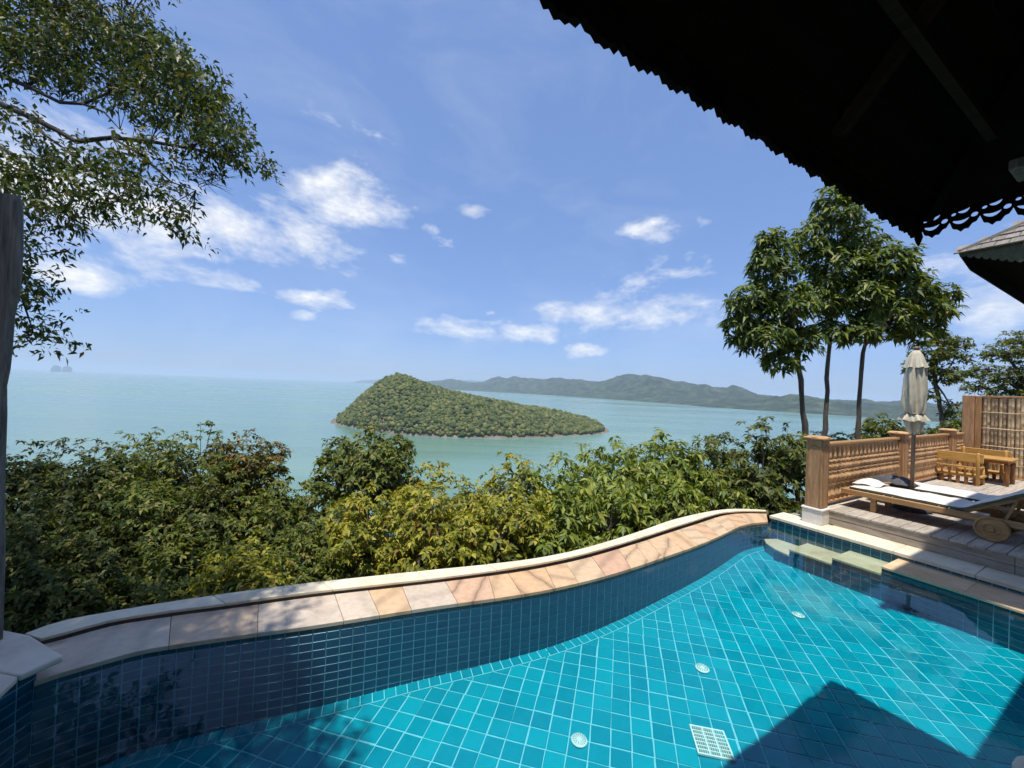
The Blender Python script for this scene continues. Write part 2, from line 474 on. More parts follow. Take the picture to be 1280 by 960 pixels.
class MB:
    def __init__(s):
        s.v = []
        s.f = []

    def add(s, vs_, fs):
        o = len(s.v)
        s.v.extend([tuple(q) for q in vs_])
        s.f.extend([tuple(i + o for i in f) for f in fs])
        return s

    def box(s, x0, x1, y0, y1, z0, z1, M=None, bev=0.0):
        bm = bmesh.new()
        bmesh.ops.create_cube(bm, size=1)
        for q in bm.verts:
            q.co = Vector(((x0 + x1) / 2 + q.co.x * (x1 - x0), (y0 + y1) / 2 + q.co.y * (y1 - y0), (z0 + z1) / 2 + q.co.z * (z1 - z0)))
        if bev:
            bmesh.ops.bevel(bm, geom=bm.edges[:], offset=bev, segments=1, affect='EDGES', profile=.5)
        bm.verts.index_update()
        vv = [(M @ q.co) if M else q.co.copy() for q in bm.verts]
        ff = [[q.index for q in f.verts] for f in bm.faces]
        bm.free()
        return s.add(vv, ff)

    def beam(s, p, q, wx, wz, up=(0, 0, 1), bev=0.0):
        p, q = Vector(p), Vector(q)
        d = (q - p)
        ln = d.length
        d.normalize()
        x = d.cross(Vector(up)).normalized()
        z = x.cross(d)
        M = Matrix(((x.x, d.x, z.x, p.x), (x.y, d.y, z.y, p.y), (x.z, d.z, z.z, p.z), (0, 0, 0, 1)))
        return s.box(-wx / 2, wx / 2, 0, ln, -wz / 2, wz / 2, M, bev)

    def prism(s, poly, z0, z1):
        n = len(poly)
        if sum(poly[i][0] * poly[(i + 1) % n][1] - poly[(i + 1) % n][0] * poly[i][1] for i in range(n)) < 0:
            poly = poly[::-1]
        vv = [(q[0], q[1], z0) for q in poly] + [(q[0], q[1], z1) for q in poly]
        ff = [tuple(range(n - 1, -1, -1)), tuple(range(n, 2 * n))] + [(i, (i + 1) % n, n + (i + 1) % n, n + i) for i in range(n)]
        return s.add(vv, ff)

    def tube(s, path, rad, n=8, cap=True):
        path = [Vector(q) for q in path]
        m_ = len(path)
        if not hasattr(rad, '__len__'):
            rad = [rad] * m_
        vv = []
        ref = Vector((.3, .2, .93)).normalized()
        for i, q in enumerate(path):
            d = (path[min(i + 1, m_ - 1)] - path[max(i - 1, 0)]).normalized()
            if abs(d.dot(ref)) > .97:
                ref = Vector((1, 0, 0))
            x = d.cross(ref).normalized()
            y = d.cross(x)
            for k in range(n):
                t = 2 * math.pi * k / n
                vv.append(q + (x * math.cos(t) + y * math.sin(t)) * rad[i])
        ff = [(i * n + k, i * n + (k + 1) % n, (i + 1) * n + (k + 1) % n, (i + 1) * n + k) for i in range(m_ - 1) for k in range(n)]
        if cap:
            ff += [tuple(range(n - 1, -1, -1)), tuple(range((m_ - 1) * n, m_ * n))]
        return s.add(vv, ff)

    def lathe(s, prof, n=12, c=(0, 0)):
        vv = [(c[0] + r * math.cos(2 * math.pi * k / n), c[1] + r * math.sin(2 * math.pi * k / n), z) for (r, z) in prof for k in range(n)]
        m_ = len(prof)
        ff = [(i * n + k, i * n + (k + 1) % n, (i + 1) * n + (k + 1) % n, (i + 1) * n + k) for i in range(m_ - 1) for k in range(n)]
        ff += [tuple(range(n - 1, -1, -1)), tuple(range((m_ - 1) * n, m_ * n))]
        return s.add(vv, ff)

    def mesh(s, name, mat, smooth=False):
        me = bpy.data.meshes.new(name)
        me.from_pydata(s.v, [], s.f)
        if isinstance(mat, (list, tuple)):
            for q in mat:
                me.materials.append(q)
        else:
            me.materials.append(mat)
        if smooth:
            me.polygons.foreach_set('use_smooth', [True] * len(me.polygons))
        me.update()
        return me

    def build(s, name, mat, parent=None, smooth=False):
        return link(name, s.mesh(name, mat, smooth), parent)


def link(name, data, parent=None, M=None):
    o = bpy.data.objects.new(name, data)
    C.objects.link(o)
    if parent is not None:
        o.parent = parent
    if M is not None:
        o.matrix_basis = M
    return o


def tag(o, label=None, cat=None, group=None, kind=None):
    if label:
        o['label'] = label
    if cat:
        o['category'] = cat
    if group:
        o['group'] = group
    if kind:
        o['kind'] = kind
    return o


def thing(name, label, cat, loc=(0, 0, 0), rz=0.0, group=None):
    o = bpy.data.objects.new(name, None)
    o.empty_display_size = .1
    C.objects.link(o)
    o.location = loc
    o.rotation_euler = (0, 0, rz)
    return tag(o, label, cat, group)


def resample(pts, n):
    """n points evenly spaced on a smooth curve through pts"""
    q = []
    for i in range(len(pts) - 1):
        p0, p1, p2, p3 = pts[max(i - 1, 0)], pts[i], pts[i + 1], pts[min(i + 2, len(pts) - 1)]
        for k in range(12):
            t = k / 12
            q.append(.5 * ((2 * p1) + (p2 - p0) * t + (2 * p0 - 5 * p1 + 4 * p2 - p3) * t * t + (3 * p1 - p0 - 3 * p2 + p3) * t ** 3))
    q.append(pts[-1])
    for _ in range(6):
        q = [q[0]] + [(q[i - 1] + q[i] * 2 + q[i + 1]) / 4 for i in range(1, len(q) - 1)] + [q[-1]]
    ln = [0]
    for i in range(1, len(q)):
        ln.append(ln[-1] + (q[i] - q[i - 1]).length)
    out = []
    j = 0
    for k in range(n):
        d = ln[-1] * k / (n - 1)
        while j < len(ln) - 2 and ln[j + 1] < d:
            j += 1
        t = (d - ln[j]) / max(1e-9, ln[j + 1] - ln[j])
        out.append(q[j].lerp(q[j + 1], t))
    return out, ln[-1]


# ------------------------------------------------------------------ sea, far hills, island
SEALEVEL = EYE - 75.0


def sea():
    b = MB()
    rings = [0, 150, 400, 900, 2000, 5000, 12000, 26000, 45000]
    n = 48
    vv = [(0, 0, SEALEVEL)]
    for r in rings[1:]:
        vv += [(r * math.cos(2 * math.pi * k / n), r * math.sin(2 * math.pi * k / n), SEALEVEL) for k in range(n)]
    ff = [(0, 1 + k, 1 + (k + 1) % n) for k in range(n)]
    for i in range(len(rings) - 2):
        o = 1 + i * n
        ff += [(o + k, o + n + k, o + n + (k + 1) % n, o + (k + 1) % n) for k in range(n)]
    b.add(vv, ff)
    tag(b.build('sea', SEA), 'calm turquoise sea reaching the horizon', kind='structure')


sea()


def interp(tab, x):
    if x <= tab[0][0]:
        return tab[0][1]
    for (x0, y0), (x1, y1) in zip(tab, tab[1:]):
        if x <= x1:
            t = (x - x0) / (x1 - x0)
            return y0 + (y1 - y0) * t
    return tab[-1][1]


def ridge(name, label, sky, shore, dmin, thick, seed, mat, step=5, amp=1.0):
    """a range of hills: its skyline and its shoreline, given in pixels, set at their real distances"""
    x0, x1 = sky[0][0], sky[-1][0]
    rows = 30
    vv = []
    cols = int((x1 - x0) / step) + 1
    for i in range(cols):
        px = x0 + (x1 - x0) * i / (cols - 1)
        hor = 484 + .04 * (px - 640)
        ds = min(75 * FPX / max(1.2, interp(shore, px) - hor), dmin)
        rx = ray(px, hor).x
        dr = ds + thick
        zt = EYE + ray(px, interp(sky, px) - .9 * noise.fractal(Vector((px * .11, seed, 0)), .8, 2.0, 4)).z * dr - SEALEVEL
        for j in range(rows):
            t = j / (rows - 1)
            d = ds + (dr - ds) * t * 1.35
            h = math.sin(min(1, t * 1.0) * math.pi / 2 * 1.0) if t < .74 else 1 - (t - .74) * 1.6
            h = (t / .74) ** 1.15 if t < .74 else 1 - ((t - .74) / .26) ** 1.5 * .9
            nz = noise.fractal(Vector((rx * d * .0030 + seed, d * .0022, seed)), .9, 2.1, 6)
            z = SEALEVEL - 2 + max(0, zt * h * (1 + .42 * amp * nz * (1 - abs(2 * min(t / .74, 1) - 1)) * 1.5) + zt * .06 * nz * amp)
            if j == 0:
                z = SEALEVEL - 3
            vv.append((rx * d, d, z))
    ff = [(i * rows + j, (i + 1) * rows + j, (i + 1) * rows + j + 1, i * rows + j + 1) for i in range(cols - 1) for j in range(rows - 1)]
    o = MB().add(vv, ff).build(name, mat, None, True)
    return tag(o, label, kind='structure')


ridge('farthest_hills', 'faint blue hills on the horizon behind the main range', [(430, 481), (455, 475), (500, 473), (530, 476), (565, 475), (610, 476), (650, 475), (690, 477), (740, 478), (800, 478), (860, 482), (900, 492)],
      [(430, 478), (900, 492)], 15000, 2600, 3.3, FARHILL, 3, .8)
ridge('distant_hills', 'long hazy green mountain range across the bay',
      [(515, 483), (530, 476.5), (552, 474.7), (565, 473.2), (587, 477.3), (603, 476.8), (612, 474), (624, 470.4), (633, 472), (642, 469), (650, 472), (666, 472), (682, 473.5), (699, 470.8), (708, 472.8), (722, 474.5), (736, 476.3), (755, 475), (769, 470), (788, 466.3), (799, 468), (811, 466.8), (825, 469.6), (834, 472.8), (846, 475.6), (853, 474.4), (871, 479.4), (881, 479.2), (890, 482), (907, 483), (916, 480.2), (925, 482), (937, 488), (947, 492), (958, 493.4), (975, 494.6), (1010, 497), (1060, 500), (1080, 498.4), (1094, 501), (1130, 501), (1180, 505), (1260, 508), (1340, 512)],
      [(515, 485), (560, 487), (670, 492.7), (729, 497), (820, 503.2), (890, 508.6), (960, 512), (1012, 515), (1073, 519), (1180, 526), (1340, 536)], 6400, 1400, 11.7, FARHILL, 1.6)
ridge('near_headland', 'low green headland along the far shore at right', [(850, 507), (880, 503), (905, 499), (930, 497), (958, 495), (975, 494.8), (989, 492), (1007, 492.6), (1019, 495), (1031, 498.6), (1040, 501), (1047, 500.4), (1057, 502.8), (1068, 502), (1082, 503), (1115, 505), (1150, 506), (1200, 509), (1340, 514)],
      [(850, 507), (890, 509.6), (960, 513.8), (1012, 517), (1073, 521), (1180, 528), (1340, 539)], 2600, 420, 25.1, FARHILL, 2, 1.2)


def island():
    crest = [(416, 529), (422, 522), (436, 510), (456, 490), (474, 475), (489, 468), (500, 466.5), (512, 469), (530, 476), (558, 486), (600, 495), (640, 502), (680, 509), (720, 517), (748, 526), (763, 538)]
    base = [(416, 529), (424, 531), (440, 534), (480, 541), (520, 544.5), (560, 547), (620, 548), (680, 547), (740, 544), (763, 541)]
    rows, cols = 25, 110
    H_ = []
    vv = []
    for i in range(cols):
        px = 416 + (763 - 416) * i / (cols - 1)
        hor = 484 + .04 * (px - 640)
        front = 75 * FPX / (interp(base, px) - hor)
        taper = math.sin(math.pi * min(1, max(0, i / (cols - 1)))) ** .45
        depth = 40 + 260 * taper
        dr = front + depth * .5
        rx = ray(px, hor).x
        zt = max(0, (EYE + ray(px, interp(crest, px)).z * dr) - SEALEVEL - 7)
        row = []
        for j in range(rows):
            t = j / (rows - 1)
            d = front + depth * t
            s_ = 1 - abs(2 * t - 1)
            h = math.sin(s_ * math.pi / 2) ** .92
            nz = noise.fractal(Vector((rx * d * .02, d * .02, 4.4)), 1.0, 2.0, 4)
            z = SEALEVEL - 1.5 + zt * h * (1 + .22 * nz * (1 - h)) + (1.9 if 0 < j < rows - 1 else 0) + 1.2 * nz * min(1, s_ * 6)
            row.append(Vector((rx * d, d, z)))
        H_.append(row)
        vv += row
    ff = [(i * rows + j, (i + 1) * rows + j, (i + 1) * rows + j + 1, i * rows + j + 1) for i in range(cols - 1) for j in range(rows - 1)]
    o = MB().add(vv, ff).build('island', ROCK, None, True)
    tag(o, 'rocky base and shore of the wooded island', kind='structure')
    # the wood on it: thousands of crowns that read as one mass
    bm = bmesh.new()
    bmesh.ops.create_icosphere(bm, subdivisions=1, radius=1)
    bv = np.array([q.co[:] for q in bm.verts])
    bf = np.array([[q.index for q in f.verts] for f in bm.faces])
    bmesh.ops.subdivide_edges(bm, edges=bm.edges[:], cuts=1, use_grid_fill=True)
    bm.verts.index_update()
    bmesh.ops.triangulate(bm, faces=bm.faces[:])
    bv = np.array([q.co.normalized()[:] for q in bm.verts])
    bf = np.array([[q.index for q in f.verts] for f in bm.faces])
    bm.free()
    rng = np.random.default_rng(5)
    V, Fc = [], []
    n = 0
    off = 0
    while n < 12500:
        i = rng.uniform(0, cols - 1.001)
        j = rng.uniform(0, (rows - 1.001) * .66)
        i0, j0 = int(i), int(j)
        fi, fj = i - i0, j - j0
        p = (H_[i0][j0] * (1 - fi) + H_[i0 + 1][j0] * fi) * (1 - fj) + (H_[i0][j0 + 1] * (1 - fi) + H_[i0 + 1][j0 + 1] * fi) * fj
        if p.z < SEALEVEL + 1.3 + rng.uniform(0, 1.6) + 1.6 * max(0, noise.noise(Vector((p.x * .03, p.y * .03, 9)))):
            n += .2
            continue
        r = rng.uniform(1.4, 3.3) * (1.5 if rng.uniform() < .10 else 1)
        jit = 1 + rng.normal(0, .13, (len(bv), 1))
        q = bv * jit * np.array([r, r, r * rng.uniform(.75, 1.15)]) + np.array([p.x, p.y, p.z + r * .40 + rng.uniform(0, 2.4) + 1.5 * noise.noise(Vector((p.x * .02, p.y * .02, 3)))])
        V.append(q)
        Fc.append(bf + off)
        off += len(bv)
        n += 1
    V = np.concatenate(V)
    Fc = np.concatenate(Fc)
    me = np_mesh('island_forest', V, Fc, FOREST)
    tag(link('island_forest', me), 'dense green wood covering the island in the bay', kind='stuff')


def np_mesh(name, V, Fc, mat, smooth=False):
    me = bpy.data.meshes.new(name)
    k = Fc.shape[1]
    me.vertices.add(len(V))
    me.vertices.foreach_set('co', np.ascontiguousarray(V, dtype=np.float32).ravel())
    me.loops.add(Fc.size)
    me.loops.foreach_set('vertex_index', np.ascontiguousarray(Fc, dtype=np.int32).ravel())
    me.polygons.add(len(Fc))
    me.polygons.foreach_set('loop_start', np.arange(0, Fc.size, k, dtype=np.int32))
    me.polygons.foreach_set('loop_total', np.full(len(Fc), k, dtype=np.int32))
    if smooth:
        me.polygons.foreach_set('use_smooth', np.ones(len(Fc), dtype=bool))
    me.materials.append(mat)
    me.update(calc_edges=True)
    return me


island()


def sea_stack(px, ytop, hw, d, label, seed):
    rx = ray(px, 462).x
    z1 = EYE + ray(px, ytop).z * d
    rad = hw / FPX * d
    prof = [(1.0, SEALEVEL - 3), (1.02, SEALEVEL + 30), (.98, SEALEVEL + (z1 - SEALEVEL) * .45), (.82, SEALEVEL + (z1 - SEALEVEL) * .75), (.5, SEALEVEL + (z1 - SEALEVEL) * .93), (.08, z1)]
    vv = []
    n = 14
    for (r, z) in prof:
        for k in range(n):
            t = 2 * math.pi * k / n
            q = 1 + .22 * noise.noise(Vector((math.cos(t) * 1.3 + seed, math.sin(t) * 1.3, z * .01)))
            vv.append((rx * d + rad * r * q * math.cos(t), d + rad * r * q * math.sin(t), z))
    ff = [(i * n + k, i * n + (k + 1) % n, (i + 1) * n + (k + 1) % n, (i + 1) * n + k) for i in range(len(prof) - 1) for k in range(n)]
    ff.append(tuple(range((len(prof) - 1) * n, len(prof) * n)))
    tag(MB().add(vv, ff).build('sea_stack', FARHILL), label, 'islet', 'rock islets on the horizon')


sea_stack(70, 456.5, 4.3, 11000, 'left one of two tiny rock islets on the horizon', 1.0)
sea_stack(84, 457.5, 4.3, 11000, 'right one of two tiny rock islets on the horizon', 5.0)

# ------------------------------------------------------------------ hillside
def ground_z(x, y):
    d = max(0, y - 3.2 - .42 * max(0, x + 2.5))
    z = -.80 - .20 * d if d < 8 else -2.4 - .62 * (d - 8)
    z += .2 * noise.noise(Vector((x * .35, y * .35, 2.0))) * min(1, d)
    return max(z, SEALEVEL - 6)


def ground():
    xs = [-140, -80, -45, -25] + [-16 + i for i in range(45)] + [36, 50, 80, 140]
    ys = [-60, -20, -8, 0] + [4 + i * .8 for i in range(34)] + [36, 45, 60, 80, 110, 150, 200]
    vv = [(x, y, ground_z(x, y)) for x in xs for y in ys]
    m_ = len(ys)
    ff = [(i * m_ + j, (i + 1) * m_ + j, (i + 1) * m_ + j + 1, i * m_ + j + 1) for i in range(len(xs) - 1) for j in range(m_ - 1)]
    tag(MB().add(vv, ff).build('ground', SOIL, None, True), 'dark hillside earth beneath the shrubs', kind='structure')


ground()

# ------------------------------------------------------------------ pool
inner_px = [(42, 851), (60, 845), (75, 840), (125, 825.6), (175, 812), (219, 804.7), (300, 793), (400, 779.5), (531, 759), (625, 746), (700, 733), (775, 714), (841, 692), (880, 678), (911, 664), (925, 657.5), (942, 653.5), (960, 652)]
mid_px = [(50, 806), (62, 803), (106, 790.6), (144, 780.6), (215, 769.5), (281, 761), (400, 744.5), (550, 727.5), (662, 712), (737, 696), (800, 677.5), (840, 664.5), (870, 655), (896, 646.5), (915, 642.5), (936, 641.5), (958, 642)]
outer_px = [(30, 793.5), (37, 791), (78, 776.6), (147, 764), (219, 752), (312, 739), (400, 728), (531, 714), (662, 700), (737, 684), (800, 664.5), (840, 650.6), (880, 641), (903, 637.5), (920, 636.5), (940, 637), (957, 638)]
NS = 150
inner, LEN_IN = resample([onz(x, y, 0) for x, y in inner_px], NS)
mid, _ = resample([onz(x, y, 0) for x, y in mid_px], NS)
outer, _ = resample([onz(x, y, .035) for x, y in outer_px], NS)
ZW = -.035                                       # water level


def floor_z(p):
    a = VX * p[0] + VY * p[1]
    return -.72 + .045 * a


A0 = 5.64 * S                                    # pool wall under the deck, house frame metres
BNEAR = .40 * S
LX = -2.465 * S                                   # pool wall at the left block


def curve_at(c, s):
    s = max(0, min(.99999, s)) * (NS - 1)
    i = int(s)
    return c[i].lerp(c[i + 1], s - i)


def pool_outline():
    p = [Vector((q.x, q.y)) for q in inner]
    # right wall, near wall, left wall
    right_far = H3(A0, -VY * inner[-1].x + VX * inner[-1].y, 0)
    p.append(Vector((right_far.x, right_far.y)))
    for (a, b) in ((A0, BNEAR), (A0, BNEAR - .02)):
        q = H3(a, b, 0)
        p.append(Vector((q.x, q.y)))
    y = (BNEAR + VY * LX) / VX
    p.append(Vector((LX, y)))
    p.append(Vector((LX, inner[0].y)))
    return p


OUT = pool_outline()


def inside(x, y, poly=OUT):
    c = False
    n = len(poly)
    j = n - 1
    for i in range(n):
        if (poly[i].y > y) != (poly[j].y > y) and x < (poly[j].x - poly[i].x) * (y - poly[i].y) / (poly[j].y - poly[i].y) + poly[i].x:
            c = not c
        j = i
    return c


def fill(poly, zf, flip=False):
    pts = [Vector((q.x, q.y)) for q in poly]
    n = len(pts)
    r = delaunay_2d_cdt(pts, [(i, (i + 1) % n) for i in range(n)], [], 1, 1e-5)
    return [(q.x, q.y, zf(q)) for q in r[0]], [tuple(f) for f in r[2]]


def px_of(p):
    """where a point falls in the photograph (only to rank which pieces show largest)"""
    q = cam_inv @ Vector(p)
    if q.z > -.05:
        return None
    return (640 + FPX * q.x / -q.z, 480 - FPX * q.y / -q.z, -q.z)


cam_inv = cam.matrix_world.inverted()


def split_tiles(items, mesh, parent, matr, name='tile', limit=300):
    """the 300 pieces that show largest become objects of their own; the rest one joined field"""
    def rank(M):
        q = px_of(M.translation)
        if q is None or not (-10 < q[0] < 1290 and -10 < q[1] < 970):
            return 1e9
        return q[2]
    items = sorted(items, key=rank)
    for M in items[:limit]:
        link(name, mesh, parent, M)
    rest = items[limit:]
    if rest:
        n = len(mesh.vertices)
        co = np.empty(n * 3)
        mesh.vertices.foreach_get('co', co)
        co = np.c_[co.reshape(-1, 3), np.ones(n)]
        fs = [tuple(p.vertices) for p in mesh.polygons]
        b = MB()
        for M in rest:
            b.add((co @ np.array(M).T)[:, :3], fs)
        o = b.build('tile_field', matr, parent)
        o['kind'] = 'stuff'


def tile_mesh(name, w_, h_, mat, t_=.004, bev=.004):
    """a glazed tile: flat face with eased edges, lying in x/y, face towards +z"""
    x, y = w_ / 2, h_ / 2
    xi, yi = x - bev, y - bev
    vv = [(-x, -y, 0), (x, -y, 0), (x, y, 0), (-x, y, 0), (-xi, -yi, t_), (xi, -yi, t_), (xi, yi, t_), (-xi, yi, t_)]
    ff = [(4, 5, 6, 7), (0, 1, 5, 4), (1, 2, 6, 5), (2, 3, 7, 6), (3, 0, 4, 7)]
    return MB().add(vv, ff).mesh(name, mat)


def pool():
    fl = MB()
    v_, f_ = fill([q + (q - Vector((1.2, 2.6))).normalized() * .10 for q in OUT], lambda q: floor_z(q))
    fl.add(v_, f_)
    po = fl.build('pool_floor', GROUT)
    tag(po, 'turquoise tiled floor of the swimming pool', kind='structure')
    # diagonal grid of square tiles, at 45 degrees to the deck
    T = .156
    ang = TH + R(45)
    g1 = Vector((math.cos(ang), math.sin(ang)))
    g2 = Vector((-g1.y, g1.x))
    me = tile_mesh('tile', T - .009, T - .009, TILE, .004, .0035)
    sl = Matrix.Rotation(-math.atan(.045), 4, Vector((-VY, VX, 0)))
    it = []
    rnd = random.Random(3)
    for i in range(-60, 60):
        for j in range(-60, 60):
            q = g1 * (i * T + .03 + rnd.gauss(0, .0011)) + g2 * (j * T + .05 + rnd.gauss(0, .0011))
            # the ripples' refraction put into the layout: courses wander by a few millimetres
            q = q + Vector((noise.noise(Vector((q.x * 2.6, q.y * 2.6, 1.0))), noise.noise(Vector((q.x * 2.6, q.y * 2.6, 8.0))))) * .009
            if q.length > 9 or not inside(q.x, q.y):
                continue
            p = Vector((q.x, q.y, floor_z(q) + .0008))
            if (px_of(p) or (0, 2000))[1] > 1060:
                continue
            it.append(Matrix.Translation(p) @ sl @ Matrix.Rotation(ang + R(rnd.gauss(0, .6)), 4, 'Z') @ Matrix.Rotation(R(rnd.gauss(0, .4)), 4, 'X'))
    split_tiles(it, me, po, TILE)

    # walls: a grouted backing and tiles course by course
    def wall(name, label, path, ztop, zbot, tw=.104, th=.070, closed_n=None, row0=0):
        """path runs with the pool on its right-hand side"""
        b = MB()
        pts = [Vector((q.x, q.y)) for q in path]
        n = len(pts)
        vv = [(q.x, q.y, ztop) for q in pts] + [(q.x, q.y, zbot) for q in pts]
        ff = [(i, i + 1, n + i + 1, n + i) for i in range(n - 1)]
        b.add(vv, ff)
        o = b.build(name, GROUTW)
        tag(o, label, kind='structure')
        ln = [0]
        for i in range(1, n):
            ln.append(ln[-1] + (pts[i] - pts[i - 1]).length)
        me_ = tile_mesh('tile', tw - .007, th - .007, TILEW, .004, .003)
        it_ = []
        nt_ = int(ln[-1] / tw)
        j = 0
        for k in range(nt_):
            d = (k + .5) * ln[-1] / nt_
            while j < n - 2 and ln[j + 1] < d:
                j += 1
            t_ = (d - ln[j]) / (ln[j + 1] - ln[j])
            q = pts[j].lerp(pts[j + 1], t_)
            dr = (pts[j + 1] - pts[j]).normalized()
            nrm = Vector((dr.y, -dr.x))
            fz = floor_z(q)
            r_ = 0
            while ztop - (r_ + .5) * th > max(zbot, fz - .05):
                z = ztop - (r_ + .5) * th
                p = Vector((q.x + nrm.x * .0005, q.y + nrm.y * .0005, z))
                M = Matrix(((dr.x, 0, nrm.x, p.x), (dr.y, 0, nrm.y, p.y), (0, 1, 0, p.z), (0, 0, 0, 1)))
                # right-handed basis: x along the wall, y up, z into the pool
                if M.to_3x3().determinant() < 0:
                    M = Matrix(((-dr.x, 0, nrm.x, p.x), (-dr.y, 0, nrm.y, p.y), (0, 1, 0, p.z), (0, 0, 0, 1)))
                it_.append(M @ Matrix.Rotation(R(rnd.gauss(0, .25)), 4, 'Z'))
                r_ += 1
        split_tiles(it_, me_, o, TILEW)
        return o
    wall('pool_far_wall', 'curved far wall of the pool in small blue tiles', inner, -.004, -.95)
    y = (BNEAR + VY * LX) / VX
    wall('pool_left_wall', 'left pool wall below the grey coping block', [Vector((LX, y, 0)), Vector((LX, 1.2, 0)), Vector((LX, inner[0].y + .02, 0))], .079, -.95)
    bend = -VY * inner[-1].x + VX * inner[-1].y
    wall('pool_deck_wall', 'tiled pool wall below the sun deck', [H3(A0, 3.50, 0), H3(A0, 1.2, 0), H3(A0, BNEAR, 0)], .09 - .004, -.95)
    # cove course: pale row along the foot of the far wall
    cove = MB()
    cv = link('cove_course', cove.mesh('cove_course', GROUT))
    tag(cv, 'row of border tiles along the foot of the far pool wall', kind='structure')
    k = int(LEN_IN / .098)
    items = []
    for i in range(k):
        s0 = (i + .5) / k
        q = curve_at(inner, s0)
        dr = (curve_at(inner, s0 + .004) - curve_at(inner, s0 - .004))
        dr.z = 0
        dr.normalize()
        nrm = Vector((dr.y, -dr.x, 0))
        p = q + nrm * .058
        p.z = floor_z(p) + .006
        items.append(Matrix.Translation(p) @ sl @ Matrix.Rotation(math.atan2(dr.y, dr.x), 4, 'Z'))
    split_tiles(items, tile_mesh('tile', .090, .104, TILE), cv, TILE)
    cb = MB()
    vv = []
    for i in range(NS):
        q = inner[i]
        dr = (inner[min(i + 1, NS - 1)] - inner[max(i - 1, 0)])
        dr.z = 0
        dr.normalize()
        nrm = Vector((dr.y, -dr.x, 0))
        for o_ in (-.01, .118):
            p = q + nrm * o_
            vv.append((p.x, p.y, floor_z(p) + .0055))
    cb.add(vv, [(2 * i, 2 * i + 1, 2 * i + 3, 2 * i + 2) for i in range(NS - 1)])
    cb.build('cove_bed', GROUT, cv)
    # water
    b = MB()
    v_, f_ = fill([q + (q - Vector((1.2, 2.6))).normalized() * .004 for q in OUT], lambda q: ZW)
    b.add(v_, f_)
    tag(b.build('pool_water', WATER), 'clear still water of the swimming pool', kind='structure')


pool()


def ledge():
    # bed and retaining wall behind the slabs
    b = MB()
    vv = []
    for i in range(NS):
        n_ = (outer[i] - inner[i])
        n_.z = 0
        n_.normalize()
        a, m_, c = inner[i] - n_ * .004, mid[i], mid[i] + n_ * .08
        vv += [(a.x, a.y, -.9), (a.x, a.y, -.045), (m_.x, m_.y, -.045), (c.x, c.y, -.07), (c.x, c.y, -2.2)]
    ff = [(5 * i + k, 5 * i + k + 1, 5 * i + k + 6, 5 * i + k + 5) for i in range(NS - 1) for k in range(1, 4)]
    b.add(vv, ff)
    root = b.build('pool_ledge', BASE)
    tag(root, 'narrow stone ledge round the far side of the pool', kind='structure')
    rnd = random.Random(12)
    # ledge slabs
    s = 0.0
    k = 0
    while s < 1:
        ln = rnd.uniform(.26, .46) / LEN_IN
        if s < .2:
            ln = rnd.uniform(.45, .8) / LEN_IN
        e = min(1, s + ln)
        if 1 - e < .02:
            e = 1
        sk0 = rnd.uniform(-.003, .003) if k else 0
        if k:
            sk0 = skew
        skew = rnd.uniform(-.004, .006) if e < 1 else 0
        g = .0015 / LEN_IN
        m_ = 6
        bot, top = [], []
        for j in range(m_ + 1):
            t = j / m_
            si = s + g + (e - s - 2 * g) * t
            so = s + sk0 + g + (e + skew - s - sk0 - 2 * g) * t
            nrm = (curve_at(mid, si) - curve_at(inner, si)).normalized()
            bot.append(curve_at(inner, si) - nrm * .012)
            top.append(curve_at(mid, so) - nrm * .006)
        c = (bot[m_ // 2] + top[m_ // 2]) / 2
        poly = [(q.x - c.x, q.y - c.y) for q in bot] + [(q.x - c.x, q.y - c.y) for q in top[::-1]]
        dz = rnd.uniform(-.0015, .0015)
        me = MB().prism(poly, -.035, dz).mesh('slab', SANDP if s < .22 or (s < .36 and k % 2) else SAND)
        o = link('slab', me, root, Matrix.Translation((c.x, c.y, 0)))
        bevel(o, .004)
        s = e
        k += 1
    # raised outer coping
    b = MB()
    cop = b.build('pool_coping', BASE)
    tag(cop, 'raised pale coping along the outer rim of the pool', kind='structure')
    s = .0
    while s < .985:
        ln = rnd.uniform(.7, 1.1) / LEN_IN
        e = min(1, s + ln)
        if 1 - e < .05:
            e = 1
        g = .002 / LEN_IN
        m_ = 10
        bot, top = [], []
        for j in range(m_ + 1):
            t = s + g + (e - s - 2 * g) * j / m_
            nrm = (curve_at(outer, t) - curve_at(mid, t)).normalized()
            slot = .006 + .030 * max(0, min(1, (t - .25) / .5)) * max(0, min(1, (.93 - t) / .04))
            bot.append(curve_at(mid, t) + nrm * slot)
            top.append(curve_at(outer, t))
        c = (bot[m_ // 2] + top[m_ // 2]) / 2
        poly = [(q.x - c.x, q.y - c.y) for q in bot] + [(q.x - c.x, q.y - c.y) for q in top[::-1]]
        o = link('slab', MB().prism(poly, .019, .046 + rnd.uniform(-.0012, .0012)).mesh('slab', LIME), cop, Matrix.Translation((c.x, c.y, 0)))
        bevel(o, .006)
        s = e
    b = MB()
    vv = []
    for i in range(NS):
        n_ = (outer[i] - mid[i]).normalized()
        c = outer[i] - n_ * .012
        t = i / (NS - 1)
        slot = .012 + .030 * max(0, min(1, (t - .25) / .5)) * max(0, min(1, (.93 - t) / .04))
        a = mid[i] + n_ * slot
        vv += [(a.x, a.y, -.06), (a.x, a.y, .0185), (c.x, c.y, .0185), (c.x, c.y, -2.4)]
    b.add(vv, [(4 * i + k, 4 * i + k + 1, 4 * i + k + 5, 4 * i + k + 4) for i in range(NS - 1) for k in range(3)])
    b.build('retaining_wall', BASE, cop)


